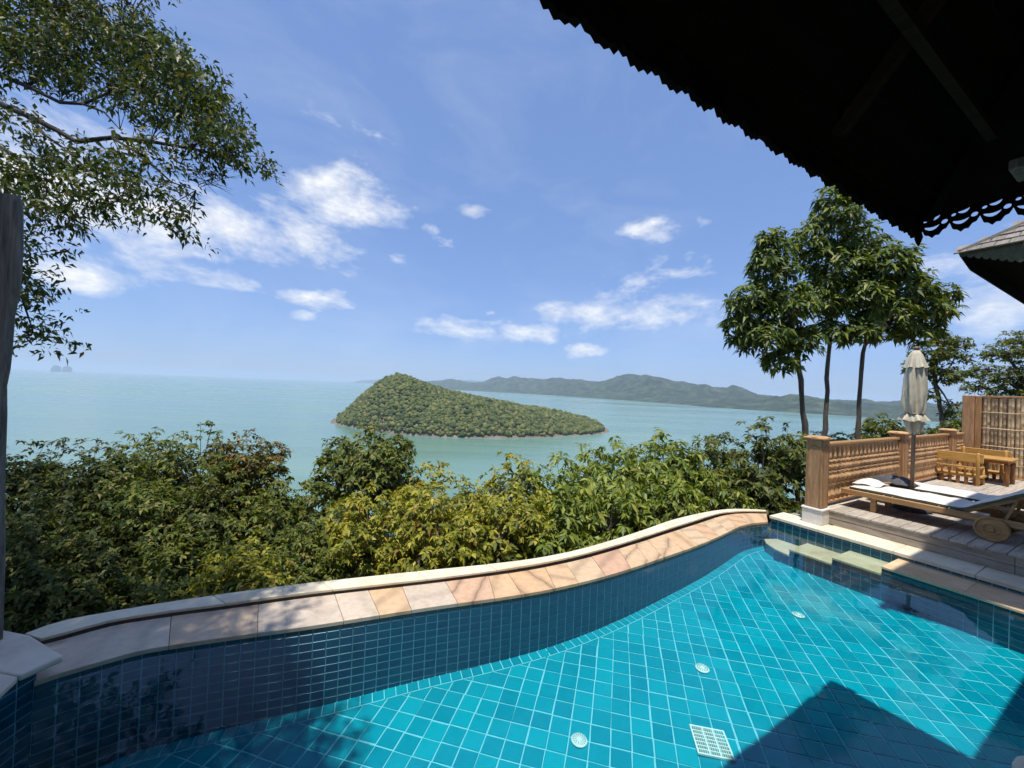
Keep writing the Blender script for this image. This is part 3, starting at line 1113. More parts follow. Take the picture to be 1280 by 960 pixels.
def bevel(o, w_, seg=2):
    m_ = o.modifiers.new('bevel', 'BEVEL')
    m_.width = w_
    m_.segments = seg
    m_.limit_method = 'ANGLE'
    m_.angle_limit = R(40)
    return o


ledge()


def left_block():
    root = MB().prism([(LX - .05, -1.4), (LX - .05, 2.55), (LX - 1.5, 2.85), (LX - 1.5, -1.4)], -1.3, .075).build('coping_block', CONC)
    tag(root, 'grey stone coping block at the left end of the pool', kind='structure')
    zt = .10 * S
    far = onz(37, 793, zt)
    tip = onz(80, 819, zt)
    k1 = onz(24, 844, zt)
    k2 = onz(0, 866, zt)
    sl = [[(far.x, far.y), (tip.x, tip.y), (k1.x, k1.y), (k1.x - .62, k1.y + .1), (far.x - .7, far.y + .12)],
          [(k1.x, k1.y - .004), (k2.x, k2.y), (k2.x + .02, k2.y - .55), (k2.x - .75, k2.y - .45), (k1.x - .62, k1.y + .096)],
          [(k2.x + .02, k2.y - .556), (k2.x + .02, k2.y - 1.5), (k2.x - .75, k2.y - 1.5), (k2.x - .75, k2.y - .456)]]
    for q in sl:
        c = (sum(x for x, _ in q) / len(q), sum(y for _, y in q) / len(q))
        o = link('slab', MB().prism([(x - c[0], y - c[1]) for x, y in q], zt - .045, zt).mesh('slab', LIMEG), root, Matrix.Translation((c[0], c[1], 0)))
        bevel(o, .014, 3)


left_block()


def deck():
    zc = .09
    zd = .32
    a1 = 6.0 * S
    rnd = random.Random(21)
    # coping under the deck
    root = MB().prism([H3(A0 + .02, 3.50, 0)[:2], H3(A0 + .02, -1.2, 0)[:2], H3(a1 + .3, -1.2, 0)[:2], H3(a1 + .3, 3.50, 0)[:2]], -1.2, zc - .046).build('deck_footing', CONC)
    tag(root, 'footing wall below the deck coping', kind='structure')
    b = 3.52
    first = True
    while b > -1.1:
        ln = rnd.uniform(.65, .95)
        e = max(b - ln, -1.15)
        q = [(A0 - .022, e + .002), (A0 - .022, b - .002), (a1 + .06 if b < 3.1 else a1 - .02, b - .002), (a1 + .06 if b < 3.1 else a1 - .02, e + .002)]
        c = H3((A0 + a1) / 2, (b + e) / 2, 0)
        cc = ((A0 + a1) / 2, (b + e) / 2)
        o = link('slab', MB().prism([(x - cc[0], y - cc[1]) for x, y in q], zc - .045, zc + rnd.uniform(-.001, .001)).mesh('slab', LIME), root, Matrix.Translation(c) @ HM)
        bevel(o, .006)
        b = e
        first = False
    # timber deck
    dk = MB().prism([H3(a1 + .05, 3.14, 0)[:2], H3(a1 + .05, -1.8, 0)[:2], H3(16.2, -1.8, 0)[:2], H3(16.2, 3.14, 0)[:2]], -1.2, zd - .035).build('sun_deck', BASE)
    tag(dk, 'weathered timber sun deck beside the pool', kind='structure')
    wd = .158
    n = 0
    b = 3.16
    while b > -1.7:
        jo = a1 + rnd.uniform(2.2, 5.2)
        for (x0, x1) in ((a1 - .012, jo), (jo + .004, 16.0)):
            c = ((x0 + x1) / 2, b - wd / 2)
            me = MB().box(-(x1 - x0) / 2, (x1 - x0) / 2, -wd / 2 + .003, wd / 2 - .003, -.03, 0).mesh('plank', DECKM)
            o = link('plank', me, dk, Matrix.Translation(H3(c[0], c[1], zd + rnd.uniform(-.0015, .0015))) @ HM)
            bevel(o, .004, 1)
        b -= wd
    hgt = (zd - .031 - zc - .001)
    for i in range(2):
        z1 = zd - .033 - i * hgt / 2
        z0 = z1 - hgt / 2 + .005
        for (b0, b1) in ((3.16, 1.05), (1.046, -1.8)):
            me = MB().box(-.012, .012, -(b0 - b1) / 2, (b0 - b1) / 2, -(z1 - z0) / 2, (z1 - z0) / 2).mesh('riser_board', RISER)
            o = link('riser_board', me, dk, Matrix.Translation(H3(a1 + .012 + .003 * i, (b0 + b1) / 2, (z0 + z1) / 2)) @ HM)
            bevel(o, .003, 1)
    return zc, zd, a1


ZC, ZD, A1 = deck()


def pool_step():
    """stone slabs just under the water along the deck wall, each set a little out of line"""
    ai = 6.50
    steps = [(3.52, 2.968, -.262, STEPS), (2.968, 2.445, -.172, STEPS), (2.445, 1.934, -.085, STEPS), (1.934, 1.25, .008, STEPO), (1.25, .62, .009, STEPO), (.62, -.9, .007, STEPO)]
    root = MB().box(0, .01, 0, .01, -1.0, -.99).build('pool_steps', GROUTW)
    tag(root, 'stone steps leading down into the pool along the deck wall', kind='structure')
    me = tile_mesh('tile', .097, .063, TILEW, .004, .003)
    items = []
    u_ = H3(0, 1, 0)
    v_ = H3(1, 0, 0)
    for i, (b1, b0, z, mt) in enumerate(steps):
        if i == 0:
            q = [(ai + .001, b0), (A0 - .002, b0), (A0 - .002, b1 - .12), (ai + .34, b1 - .03), (ai + .18, b1 - .14), (ai + .06, b1 - .33)]
        else:
            q = [(ai, b0), (A0 - .002, b0), (A0 - .002, b1 - .001), (ai, b1 - .001)]
        c = (sum(x for x, _ in q) / len(q), sum(y for _, y in q) / len(q))
        o = link('slab', MB().prism([(x - c[0], y - c[1]) for x, y in q], -.03, 0).mesh('slab', mt), root, Matrix.Translation(H3(c[0], c[1], z)) @ HM)
        bevel(o, .004, 1)
        q2 = [(x + (.018 if x < A0 - .05 else 0), y) for x, y in q]
        MB().prism([tuple(H3(x, y, 0)[:2]) for x, y in q2], -.95, z - .0305).build('step_core', GROUTW, root)
        n = max(1, round((b1 - b0) / .104))
        for k in range(n):
            bb = b1 - (b1 - b0) * (k + .5) / n
            if i == 0 and bb > b1 - .34:
                continue
            p = H3(ai + .0172, bb, 0)
            for r_ in range(12):
                zz = z - .031 - (r_ + .5) * .07
                if zz < floor_z(p) - .05:
                    break
                items.append(Matrix(((u_.x, 0, -v_.x, p.x), (u_.y, 0, -v_.y, p.y), (0, 1, 0, zz), (0, 0, 0, 1))))
        # riser towards the deeper step
        if i:
            for k in range(5):
                p = H3(ai + .07 + .104 * k, b1 - .0005, 0)
                items.append(Matrix(((-v_.x, 0, u_.x, p.x), (-v_.y, 0, u_.y, p.y), (0, 1, 0, z - .064), (0, 0, 0, 1))))
    split_tiles(items, me, root, TILEW)
    # the terrace corner showing at the lower right
    q = onz(1283, 958, .02)
    o = MB().lathe([(.04, -1.0), (.16, -1.0), (.16, -.03), (.15, .0), (.13, .012)], 20).build('coping_corner', LIME, None, True)
    o.location = (q.x + .10, q.y - .06, 0)
    tag(o, 'rounded corner of the near terrace coping', kind='structure')
    t = MB().prism([H3(-8, BNEAR - .35, 0)[:2], H3(3.03 * S, BNEAR - .35, 0)[:2], H3(3.03 * S, -4, 0)[:2], H3(-8, -4, 0)[:2]], -1.2, .03).build('terrace', LIMEG)
    tag(t, 'stone terrace the photograph is taken from', kind='structure')


pool_step()


def fittings():
    def inlet(px, py, label, r=.062):
        p = None
        z = -.6
        for _ in range(6):
            p = onz(px, py, z)
            z = floor_z(p) + .008
        o = thing('pool_inlet', label, 'pool inlet', p, 0, 'round inlets in the pool floor')
        MB().lathe([(r * .2, 0), (r, 0), (r, .006), (r * .93, .012), (r * .2, .014)], 28).build('cover', PLAST, o, True)
        for q, n in ((.34, 10), (.62, 16)):
            b = MB()
            for k in range(n):
                M = Matrix.Rotation(2 * math.pi * k / n, 4, 'Z')
                b.box(r * q, r * (q + .2), -r * .04, r * .04, .0125, .0155, M)
            b.build('slots', SLOT, o)
    inlet(724, 926, 'white round pool inlet nearest the bottom edge, left of the square grate')
    inlet(878, 836, 'white round pool inlet in the middle of the row of three')
    inlet(998, 769, 'white round pool inlet farthest away, towards the stone step')
    z = -.6
    for _ in range(6):
        c = onz(889, 929, z)
        z = floor_z(c) + .006
    e = [onz(866, 906, z), onz(905, 914, z), onz(914, 952, z), onz(869, 943, z)]
    ax = ((e[1] - e[0]) + (e[2] - e[3])) / 2
    ay = ((e[0] - e[3]) + (e[1] - e[2])) / 2
    w_, h_ = ax.length, ay.length
    w_ = h_ = (w_ + h_) / 2
    g = thing('drain_grate', 'white square drain grate on the turquoise pool floor', 'drain grate', c, math.atan2(ax.y, ax.x))
    b = MB()
    fr = .012
    for (x0, x1, y0, y1) in ((-w_ / 2, w_ / 2, -h_ / 2, -h_ / 2 + fr), (-w_ / 2, w_ / 2, h_ / 2 - fr, h_ / 2), (-w_ / 2, -w_ / 2 + fr, -h_ / 2 + fr, h_ / 2 - fr), (w_ / 2 - fr, w_ / 2, -h_ / 2 + fr, h_ / 2 - fr)):
        b.box(x0, x1, y0, y1, 0, .014)
    b.build('frame', PLAST, g)
    MB().box(-w_ / 2 + fr, w_ / 2 - fr, -h_ / 2 + fr, h_ / 2 - fr, 0, .003).build('sump', SLOT, g)
    for i in range(3):
        y = -h_ / 2 + fr + (h_ - 2 * fr) * (i + 1) / 4
    nb = 7
    me = MB().box(-(w_ / 2 - fr), w_ / 2 - fr, -.0035, .0035, .003, .012).mesh('bar', PLAST)
    for i in range(nb - 1):
        link('bar', me, g, Matrix.Translation((0, -h_ / 2 + fr + (h_ - 2 * fr) * (i + 1) / nb, 0)))
    me = MB().box(-.006, .006, -(h_ / 2 - fr), h_ / 2 - fr, .0031, .0145).mesh('cross_bar', PLAST)
    for i in range(2):
        link('cross_bar', me, g, Matrix.Translation((-w_ / 2 + fr + (w_ - 2 * fr) * (i + 1) / 3, 0, 0)))
    me = MB().box(-.0016, .0016, -(h_ / 2 - fr), h_ / 2 - fr, .0032, .0105).mesh('fine_bar', PLAST)
    for i in range(14):
        if i % 5 != 4:
            link('fine_bar', me, g, Matrix.Translation((-w_ / 2 + fr + (w_ - 2 * fr) * (i + 1) / 15, 0, 0)))


fittings()

# ------------------------------------------------------------------ deck furniture (house frame: x = v, y = u)


def balustrade():
    o = thing('balustrade', 'carved wooden balustrade with turned balusters at the back of the deck', 'balustrade', H3(5.6 * S2, 2.28 * S2, ZD), TH)
    xs = [0, (8.2 - 5.6) * S2, (10.6 - 5.6) * S2]
    xend = (11.42 - 5.6) * S2
    zt = .87 * S2
    for i, x in enumerate(xs):
        w_ = .115
        b = MB()
        b.box(x - w_, x + w_, -w_, w_, 0.02, zt - .045, None, .012)
        p = b.build('post', REDW, o)
        c = MB()
        c.box(x - w_ - .035, x + w_ + .035, -w_ - .035, w_ + .035, zt - .045, zt - .008, None, .012)
        c.lathe([(.15, zt - .008), (.13, zt + .006), (.02, zt + .012)], 16, (x, 0))
        c.build('cap', BALU, p)
        # carved panel outline on the pool-side face, with an arched head
        d = MB()
        path = [(-w_ + .03, .08), (-w_ + .03, zt - .22), (-w_ * .4, zt - .15), (0, zt - .135), (w_ * .4, zt - .15), (w_ - .03, zt - .22), (w_ - .03, .08)]
        d.tube([(x - w_ - .003, q, z) for q, z in path], .006, 5)
        d.tube([(x + q, -w_ - .003, z) for q, z in path], .006, 5)
        d.build('moulding', WOOD, p)
    # stone plinth below the front post
    b = MB()
    pz = ZC - ZD
    b.box(-.137, .137, -.137, .137, pz + .001, -.012, None, .008)
    b.box(-.150, .150, -.150, .150, -.012, .022, None, .01)
    b.build('plinth', PLINTH, o)
    spans = [(xs[0], xs[1]), (xs[1], xs[2]), (xs[2], xend)]
    prof = [(.034, 0), (.034, .05), (.052, .07), (.052, .085), (.036, .11), (.030, .20), (.050, .235), (.056, .25), (.046, .275), (.052, .30), (.076, .345), (.074, .385), (.034, .415), (.062, .435), (.062, .46), (.034, .475), (.076, .52), (.078, .55), (.034, .585), (.064, .605), (.060, .63), (.030, .655), (.052, .675), (.046, .70), (.030, .83), (.040, .86)]
    hh = zt - .16
    k = (hh - .085) / .86
    me = MB().lathe([(r, .085 + z * k) for r, z in prof], 10).mesh('baluster', BALU, True)
    for (x0, x1) in spans:
        x0 += .115
        x1 -= .115 if x1 != xend else 0
        MB().box(x0, x1, -.055, .055, hh + .0005, hh + .055, None, .015).build('handrail', WOODY, o)
        MB().box(x0, x1, -.03, .03, hh - .03, hh, None, .004).build('upper_rail', WOOD, o)
        MB().box(x0, x1, -.045, .045, .045, .085, None, .008).build('bottom_rail', REDW, o)
        n = max(2, round((x1 - x0) / .172))
        for i in range(n):
            link('baluster', me, o, Matrix.Translation((x0 + (x1 - x0) * (i + .5) / n, 0, 0)) @ Matrix.Rotation(random.uniform(0, 6), 4, 'Z'))


balustrade()


def bamboo_fence():
    x = 11.55 * S2
    b1 = 2.30 * S2
    b0 = -1.5
    zt = (1.85 - .33) * S2
    o = thing('bamboo_fence', 'tall bamboo screen fence behind the benches at the right edge', 'fence', H3(x, b1, ZD), TH)
    MB().box(-.09, .09, -.21, 0.0, -.25, zt, None, .012).build('end_post', REDW, o)
    MB().box(-.06, .06, -.32, -.214, -.25, zt - .012, None, .008).build('inner_post', WOOD, o)
    MB().box(-.05, .05, b0 - b1, -.323, zt - .05, zt + .002, None, .008).build('top_rail', WOOD, o)
    MB().box(-.05, .05, b0 - b1, -.323, -.25, .03, None, .008).build('bottom_rail', WOOD, o)
    MB().box(.036, .046, b0 - b1, -.323, .031, zt - .051).build('backing_mat', BAMB, o)
    y = -.36
    rnd = random.Random(8)
    ms = []
    for i in range(4):
        b = MB()
        zs = [.032]
        r = .0335
        pr = []
        z = .032
        while z < zt - .052:
            pr += [(r, z), (r * .98, z + .10)]
            z += rnd.uniform(.18, .3)
            pr += [(r * .98, z - .015), (r * 1.07, z - .006), (r * .97, z)]
        pr = [(a, min(q, zt - .052)) for a, q in pr]
        ms.append(b.lathe(pr, 8).mesh('bamboo_slat', BAMB, True))
    while y > b0 - b1 + .05:
        link('bamboo_slat', ms[rnd.randrange(4)], o, Matrix.Translation((rnd.uniform(-.006, .006), y, 0)) @ Matrix.Rotation(R(rnd.gauss(0, .3)), 4, 'X') @ Matrix.Rotation(rnd.uniform(0, 6), 4, 'Z'))
        y -= .0655
    for z in (1.53, 1.23, .90, .58):
        b = MB()
        n = 40
        pts = [(-.034 + .004 * math.sin(i * 2.2), -.33 + (b0 - b1 + .33) * i / n, (z - .33) * S2 + .004 * math.sin(i)) for i in range(n + 1)]
        b.tube(pts, .011, 6)
        b.build('binding_rod', BAMB, o, True)


bamboo_fence()


def lounger(name, label, x0, wid, b_foot, wheels, group):
    L_ = 2.05
    o = thing(name, label, 'sun lounger', H3(x0, b_foot, ZD), TH, group)
    zr = .30
    for sx in (0, 1):
        x = sx * (wid - .045)
        MB().box(x, x + .045, -L_, 0, zr - .085, zr, None, .008).build('side_rail', WOODY, o)
    for y in (-.02, -.62, -1.25, -1.95):
        MB().box(.046, wid - .046, y - .05, y, zr - .07, zr - .012, None, .005).build('cross_bar', WOODY, o)
    for sx in (0, 1):
        x = .05 if sx == 0 else wid - .11
        MB().box(x, x + .06, -.43, -.36, 0, zr - .012, None, .006).build('leg', WOODY, o)
        MB().box(x, x + .06, -1.64, -1.57, .06, zr - .012, None, .006).build('leg', WOODY, o)
    # seat slats
    n = 13
    me = MB().box(.05, wid - .05, -.035, .035, zr - .011, zr + .008, None, .004).mesh('slat', WOODY)
    for i in range(n):
        link('slat', me, o, Matrix.Translation((0, -.07 - i * .098, 0)))
    # raised back
    hinge = -1.34
    Mb = Matrix.Translation((0, hinge, zr + .0)) @ Matrix.Rotation(R(-33), 4, 'X')
    br = MB()
    for x in (.06, wid - .10):
        br.box(x, x + .04, -.72, 0, -.03, .012, Mb, .005)
    bo = br.build('backrest', WOODY, o)
    for i in range(7):
        MB().box(.055, wid - .055, -.70 + i * .10, -.63 + i * .10, .0125, .03, Mb, .004).build('slat', WOODY, bo)
    for x in (.09, wid - .13):
        st = MB()
        p0 = Mb @ Vector((x, -.5, -.03))
        st.beam((p0.x + .02, p0.y, p0.z), (p0.x + .02, p0.y + .10, zr - .06), .03, .03, (1, 0, 0))
        st.build('prop', WOODY, o)
    # wheels: turned wooden discs with a raised rim and a hub
    R_ = .155
    for sx in wheels:
        x = -.03 if sx == 0 else wid + .03
        wM = Matrix.Translation((x, -1.60, R_)) @ Matrix.Rotation(R(-90 if sx == 0 else 90), 4, 'Y')
        pr = [(.02, -.025), (R_ * .96, -.025), (R_, -.018), (R_, .018), (R_ * .97, .026), (R_ * .86, .026), (R_ * .84, .016), (R_ * .52, .016), (R_ * .50, .022), (R_ * .42, .022), (R_ * .40, .014), (R_ * .22, .014), (R_ * .21, .034), (R_ * .16, .04), (.004, .04)]
        b = MB().lathe(pr, 32)
        b.v = [tuple(wM @ Vector(q)) for q in b.v]
        wv = b.build('wheel', WOODY, o)
        bevel(wv, .003, 1)
    MB().tube([(-.03, -1.60, R_), (wid + .03, -1.60, R_)], .018, 10).build('axle', DARKC, o)
    return o, Mb


def mattress(label, x0, wid, b_foot, Mb, seed, name='mattress', xoff=.03):
    o = thing(name, label, 'mattress', H3(x0, b_foot, ZD), TH, 'white mattresses on the loungers')
    zr = .311
    # centre line: flat seat, rounded knee, raised back
    path = [(-.02, zr)]
    for i in range(1, 12):
        path.append((-.02 - 1.20 * i / 11, zr))
    for i in range(1, 7):
        t = R(33) * i / 6
        path.append((-1.22 - .26 * math.sin(t), zr + .26 * (1 - math.cos(t)) + .004 * i))
    y0, z0 = path[-1]
    for i in range(1, 8):
        path.append((y0 - .085 * i * math.cos(R(33)), z0 + .085 * i * math.sin(R(33))))
    nx = 14
    th = .05
    vt = []
    m_ = len(path)
    for i, (y, z) in enumerate(path):
        j0, j1 = max(0, i - 1), min(m_ - 1, i + 1)
        d = Vector((path[j1][0] - path[j0][0], path[j1][1] - path[j0][1])).normalized()
        nr = Vector((-d.y, d.x))
        if nr.y < 0:
            nr = -nr
        for k in range(nx + 1):
            x = xoff + (wid - 2 * xoff) * k / nx
            wv = .010 * noise.noise(Vector((x * 7 + seed, y * 5, seed))) + .006 * math.sin(y * 21) * (1 if 0 < k < nx else .3)
            edge = min(k, nx - k, 1.0) if min(k, nx - k) < 1 else 1
            e2 = min(1, i / 1.0, (m_ - 1 - i) / 1.0)
            h = th * (.62 + .38 * edge * e2) + wv
            vt.append((x + .004 * noise.noise(Vector((y * 6, seed, x))), y + nr.x * h, z + nr.y * h))
    b = MB()
    c = nx + 1
    b.add(vt, [(i * c + k, i * c + k + 1, (i + 1) * c + k + 1, (i + 1) * c + k) for i in range(m_ - 1) for k in range(nx)])
    b.build('cover', WHITEC, o, True)
    # dark edging round the side and the underside
    e = MB()
    ring = [i * c for i in range(m_)] + [(m_ - 1) * c + k for k in range(1, c)] + [i * c + nx for i in range(m_ - 2, -1, -1)] + [k for k in range(nx - 1, 0, -1)]
    vv = []
    for i in ring:
        r_, k = divmod(i, c)
        y, z = path[r_]
        x = xoff + (wid - 2 * xoff) * k / nx
        top = Vector(vt[i])
        vv += [top, (top.x, y, z + .001)]
    n = len(ring)
    e.add(vv, [(2 * i, 2 * i + 1, 2 * ((i + 1) % n) + 1, 2 * ((i + 1) % n)) for i in range(n)])
    vb = []
    for (y, z) in path:
        vb += [(xoff, y, z + .001), (wid - xoff, y, z + .001)]
    e.add(vb, [(2 * i, 2 * i + 1, 2 * i + 3, 2 * i + 2) for i in range(m_ - 1)])
    e.build('edging', OLIVE, o, True)
    # headrest flap folded over the raised end
    return o


X1 = 6.04 * S2
o1, Mb1 = lounger('sun_lounger', 'wooden wheeled sun lounger nearest the pool edge', X1, .74, 2.20 * S2, (0, 1), 'sun loungers on the deck')
mattress('white mattress on the wheeled lounger nearest the pool', X1, .74, 2.20 * S2 - .08, Mb1, 1.0)
X2 = X1 + .98
o2, Mb2 = lounger('sun_lounger', 'second wooden sun lounger, beyond the parasol pole', X2, .70, 2.02 * S2, (1,), 'sun loungers on the deck')
mattress('white mattress on the far lounger beside the benches', X2, .70, 2.02 * S2 - .04, Mb2, 9.0)


def towels():
    # rumpled cloth on the foot of the near lounger
    p = H3(X1 + .46, 2.20 * S2 - .23, ZD + .372)
    o = thing('rumpled_towel', 'rumpled white towel on the foot of the near lounger', 'towel', p, TH)
    n = 16
    vv = []
    for i in range(n + 1):
        for j in range(n + 1):
            x, y = (i / n - .5) * .46, (j / n - .5) * .34
            r = math.hypot(x / .26, y / .20)
            h = max(0, 1 - r * r) * .085 + .022 * noise.noise(Vector((x * 16, y * 16, 3))) * max(0, 1.1 - r)
            vv.append((x, y, max(.002, h)))
    MB().add(vv, [(i * (n + 1) + j, (i + 1) * (n + 1) + j, (i + 1) * (n + 1) + j + 1, i * (n + 1) + j + 1) for i in range(n) for j in range(n)]).build('cloth', WHITEC, o, True)
    # dark bundle by the parasol pole
    p = H3(X2 + .10, 2.02 * S2 - .10, ZD + .375)
    o = thing('dark_cloth_bundle', 'dark grey bundle of cloth beside the parasol pole', 'cloth', p, TH)
    vv = []
    for i in range(n + 1):
        for j in range(n + 1):
            x, y = (i / n - .5) * .40, (j / n - .5) * .56
            r = math.hypot(x / .21, y / .29)
            h = max(0, 1 - r ** 3) * .11 + .02 * math.sin(y * 46 + x * 9) * max(0, 1 - r) + .02 * noise.noise(Vector((x * 12, y * 12, 7)))
            vv.append((x, y, max(-.004, h)))
    MB().add(vv, [(i * (n + 1) + j, (i + 1) * (n + 1) + j, (i + 1) * (n + 1) + j + 1, i * (n + 1) + j + 1) for i in range(n) for j in range(n)]).build('cloth', DARKC, o, True)


towels()


def parasol():
    c = H3(6.73 * S2, 1.74 * S2, ZD)
    o = thing('parasol', 'closed cream parasol standing between the two loungers', 'parasol', c, TH)
    top = (2.36 - .33) * S2
    MB().tube([(0, 0, 0), (0, 0, top - .05)], .026, 12).build('pole', POLEM, o, True)
    MB().lathe([(.02, top - .07), (.035, top - .055), (.045, top - .03), (.03, top - .012), (.012, top)], 12).build('finial', POLEM, o, True)
    MB().lathe([(.2, 0), (.24, .0), (.24, .05), (.2, .07), (.06, .08), (.05, .2), (.03, .21)], 20).build('base', DARKC, o, True)

    def skin(name, prof, folds, amp, seed, n=72):
        vv = []
        m_ = len(prof)
        for i, (r, z, a_) in enumerate(prof):
            for k in range(n):
                t = 2 * math.pi * k / n
                w_ = math.cos(folds * t + seed + .35 * math.sin(z * 9 + seed)) * .6 + .4 * math.cos((folds * 2 + 1) * t + z * 6 + seed * 2)
                q = noise.noise(Vector((math.cos(t) * 1.6 + seed, math.sin(t) * 1.6, z * 5)))
                rr = .70 * r * (1 + a_ * w_ * amp + .12 * q)
                vv.append((rr * math.cos(t), rr * math.sin(t), z + (.03 * w_ * a_ * amp * 2 if i in (0, m_ - 1) else 0)))
        ff = [(i * n + k, i * n + (k + 1) % n, (i + 1) * n + (k + 1) % n, (i + 1) * n + k) for i in range(m_ - 1) for k in range(n)]
        return MB().add(vv, ff).build(name, CANV, o, True)
    t0 = top - .07
    skin('canopy', [(.145, t0 - 1.04, .5), (.162, t0 - .98, .8), (.172, t0 - .85, 1.0), (.172, t0 - .65, 1.0), (.165, t0 - .45, .9), (.15, t0 - .28, .7), (.10, t0 - .1, .4), (.05, t0 - .02, .2)], 6, .34, .4, 96)
    skin('top_flounce', [(.19, t0 - .285, .8), (.175, t0 - .25, .7), (.145, t0 - .16, .5), (.105, t0 - .07, .35), (.06, t0 - .008, .15), (.03, t0 + .01, .1)], 6, .26, 1.9, 96)
    skin('bottom_frill', [(.22, t0 - 1.155, .9), (.21, t0 - 1.12, .9), (.175, t0 - 1.07, .6), (.15, t0 - 1.04, .3)], 6, .34, 3.1, 96)
    skin('bottom_bunch', [(.05, t0 - 1.38, .9), (.09, t0 - 1.33, 1.0), (.11, t0 - 1.24, 1.0), (.13, t0 - 1.15, 1.0), (.13, t0 - 1.05, .5)], 5, .55, 5.1, 96)
    MB().lathe([(.10, t0 - 1.055), (.122, t0 - 1.05), (.122, t0 - 1.03), (.10, t0 - 1.025)], 24).build('tie_strap', POLEM, o, True)


parasol()


def bench(label, x, b0, b1, facing, group):
    """low wooden bench; facing +1: seat on the far side of its back"""
    wd = b1 - b0
    o = thing('bench', label, 'bench', H3(x, b0, ZD), TH, group)
    f = facing
    ht = .71
    for y in (.05, wd - .05):
        b = MB()
        b.tube([(0, y, 0), (0, y, ht - .01), (0, y, ht + .01)], [.03, .028, .012], 10)
        b.build('back_post', HONEY, o, True)
        MB().tube([(f * .40, y, 0), (f * .40, y, .14), (f * .40, y, .20), (f * .40, y, .36)], [.034, .026, .036, .024], 10).build('leg', HONEY, o, True)
        MB().box(min(0, f * .44), max(0, f * .44), y - .022, y + .022, .361, .395, None, .006).build('armrest', HONEY, o)
    MB().box(-.014 + f * .0, .014 + f * .0, -.03, wd + .03, ht - .21, ht - .015, None, .008).build('back_board', HONEY, o)
    MB().box(-.014, .014, .05, wd - .05, .36, .40, None, .006).build('back_rail', HONEY, o)
    MB().box(min(f * .03, f * .46), max(f * .03, f * .46), -.0, wd, .165, .21, None, .008).build('seat', HONEY, o)
    n = 6
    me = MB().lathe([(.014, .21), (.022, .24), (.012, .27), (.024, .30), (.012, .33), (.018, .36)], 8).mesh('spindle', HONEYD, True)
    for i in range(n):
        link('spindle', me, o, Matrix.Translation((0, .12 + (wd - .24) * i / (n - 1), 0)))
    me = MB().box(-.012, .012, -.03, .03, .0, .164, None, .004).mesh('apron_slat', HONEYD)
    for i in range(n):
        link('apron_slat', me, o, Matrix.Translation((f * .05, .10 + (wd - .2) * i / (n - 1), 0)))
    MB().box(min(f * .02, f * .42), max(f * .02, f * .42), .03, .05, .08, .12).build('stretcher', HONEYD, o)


bench('honey wood bench with its back towards the pool', 9.85 * S2, 1.74 * S2, 2.36 * S2, 1, 'low wooden benches')
bench('honey wood bench behind the table, against the bamboo fence', 11.2 * S2, 1.66 * S2, 2.24 * S2, -1, 'low wooden benches')


def table():
    x0, x1 = 10.32 * S2, 10.85 * S2
    b0, b1 = 1.50 * S2, 1.92 * S2
    o = thing('table', 'honey wood table with thick top between the two benches', 'table', H3((x0 + x1) / 2, (b0 + b1) / 2, ZD), TH)
    hx, hy = (x1 - x0) / 2, (b1 - b0) / 2
    ht = .59
    MB().box(-hx, hx, -hy, hy, ht - .045, ht, None, .01).build('table_top', HONEY, o)
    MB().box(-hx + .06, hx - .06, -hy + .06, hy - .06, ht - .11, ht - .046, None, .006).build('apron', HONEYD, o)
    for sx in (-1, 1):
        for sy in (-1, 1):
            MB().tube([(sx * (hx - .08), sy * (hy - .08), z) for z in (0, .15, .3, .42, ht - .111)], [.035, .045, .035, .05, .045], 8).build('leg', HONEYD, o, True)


table()


def left_post():
    d = 2.78
    base = at(0, 800, d)
    o = thing('weathered_post', 'weathered grey wooden post at the left edge of the picture', 'post', (0, 0, 0))
    # right edge, pixel by pixel down the post; the plank is split and tapers downwards
    edge = [(245, 25), (258, 30), (315, 30), (360, 26), (395, 20), (440, 17), (462, 13), (482, 9), (520, 9), (600, 7), (700, 6), (800, 4), (830, 3)]
    n = len(edge)
    vv = []
    for (py, px) in edge:
        q = at(px, py, d)
        jx = .006 * math.sin(py * .11)
        for (dx, dy) in ((0, 0), (-.02, -.035), (-.13, -.05), (-.34, -.02), (-.52, .16), (-.27, .17), (-.14, .09)):
            vv.append((q.x + dx + (jx if dx > -.1 else 0), d + dy, q.z))
    k = 7
    ff = [(i * k + j, i * k + (j + 1) % k, (i + 1) * k + (j + 1) % k, (i + 1) * k + j) for i in range(n - 1) for j in range(k)]
    ff += [tuple(range(k - 1, -1, -1)), tuple(range((n - 1) * k, n * k))]
    ff = [f[::-1] for f in ff]
    p = MB().add(vv, ff).build('shaft', GREYW, o)
    bevel(p, .008, 2)
    q = at(-12, 240, d)
    MB().box(q.x - .30, q.x + .02, d - .09, d - .06, .126, q.z + .05, None, .006).build('board', ROOFW, o)


left_post()

# ------------------------------------------------------------------ roofs


def curve_mesh(name, loops, depth, mat, M):
    """flat board cut from outline loops (the first is the outside, the rest are openings)"""
    cu = bpy.data.curves.new(name, 'CURVE')
    cu.dimensions = '2D'
    cu.fill_mode = 'BOTH'
    cu.extrude = depth / 2
    for lp in loops:
        s_ = cu.splines.new('POLY')
        s_.points.add(len(lp) - 1)
        for i, (x, y) in enumerate(lp):
            s_.points[i].co = (x, y, 0, 1)
        s_.use_cyclic_u = True
    tmp = bpy.data.objects.new('tmp', cu)
    C.objects.link(tmp)
    me = bpy.data.meshes.new_from_object(tmp.evaluated_get(bpy.context.evaluated_depsgraph_get()))
    bpy.data.objects.remove(tmp)
    bpy.data.curves.remove(cu)
    me.name = name
    me.materials.clear()
    me.materials.append(mat)
    me.transform(M)
    return me


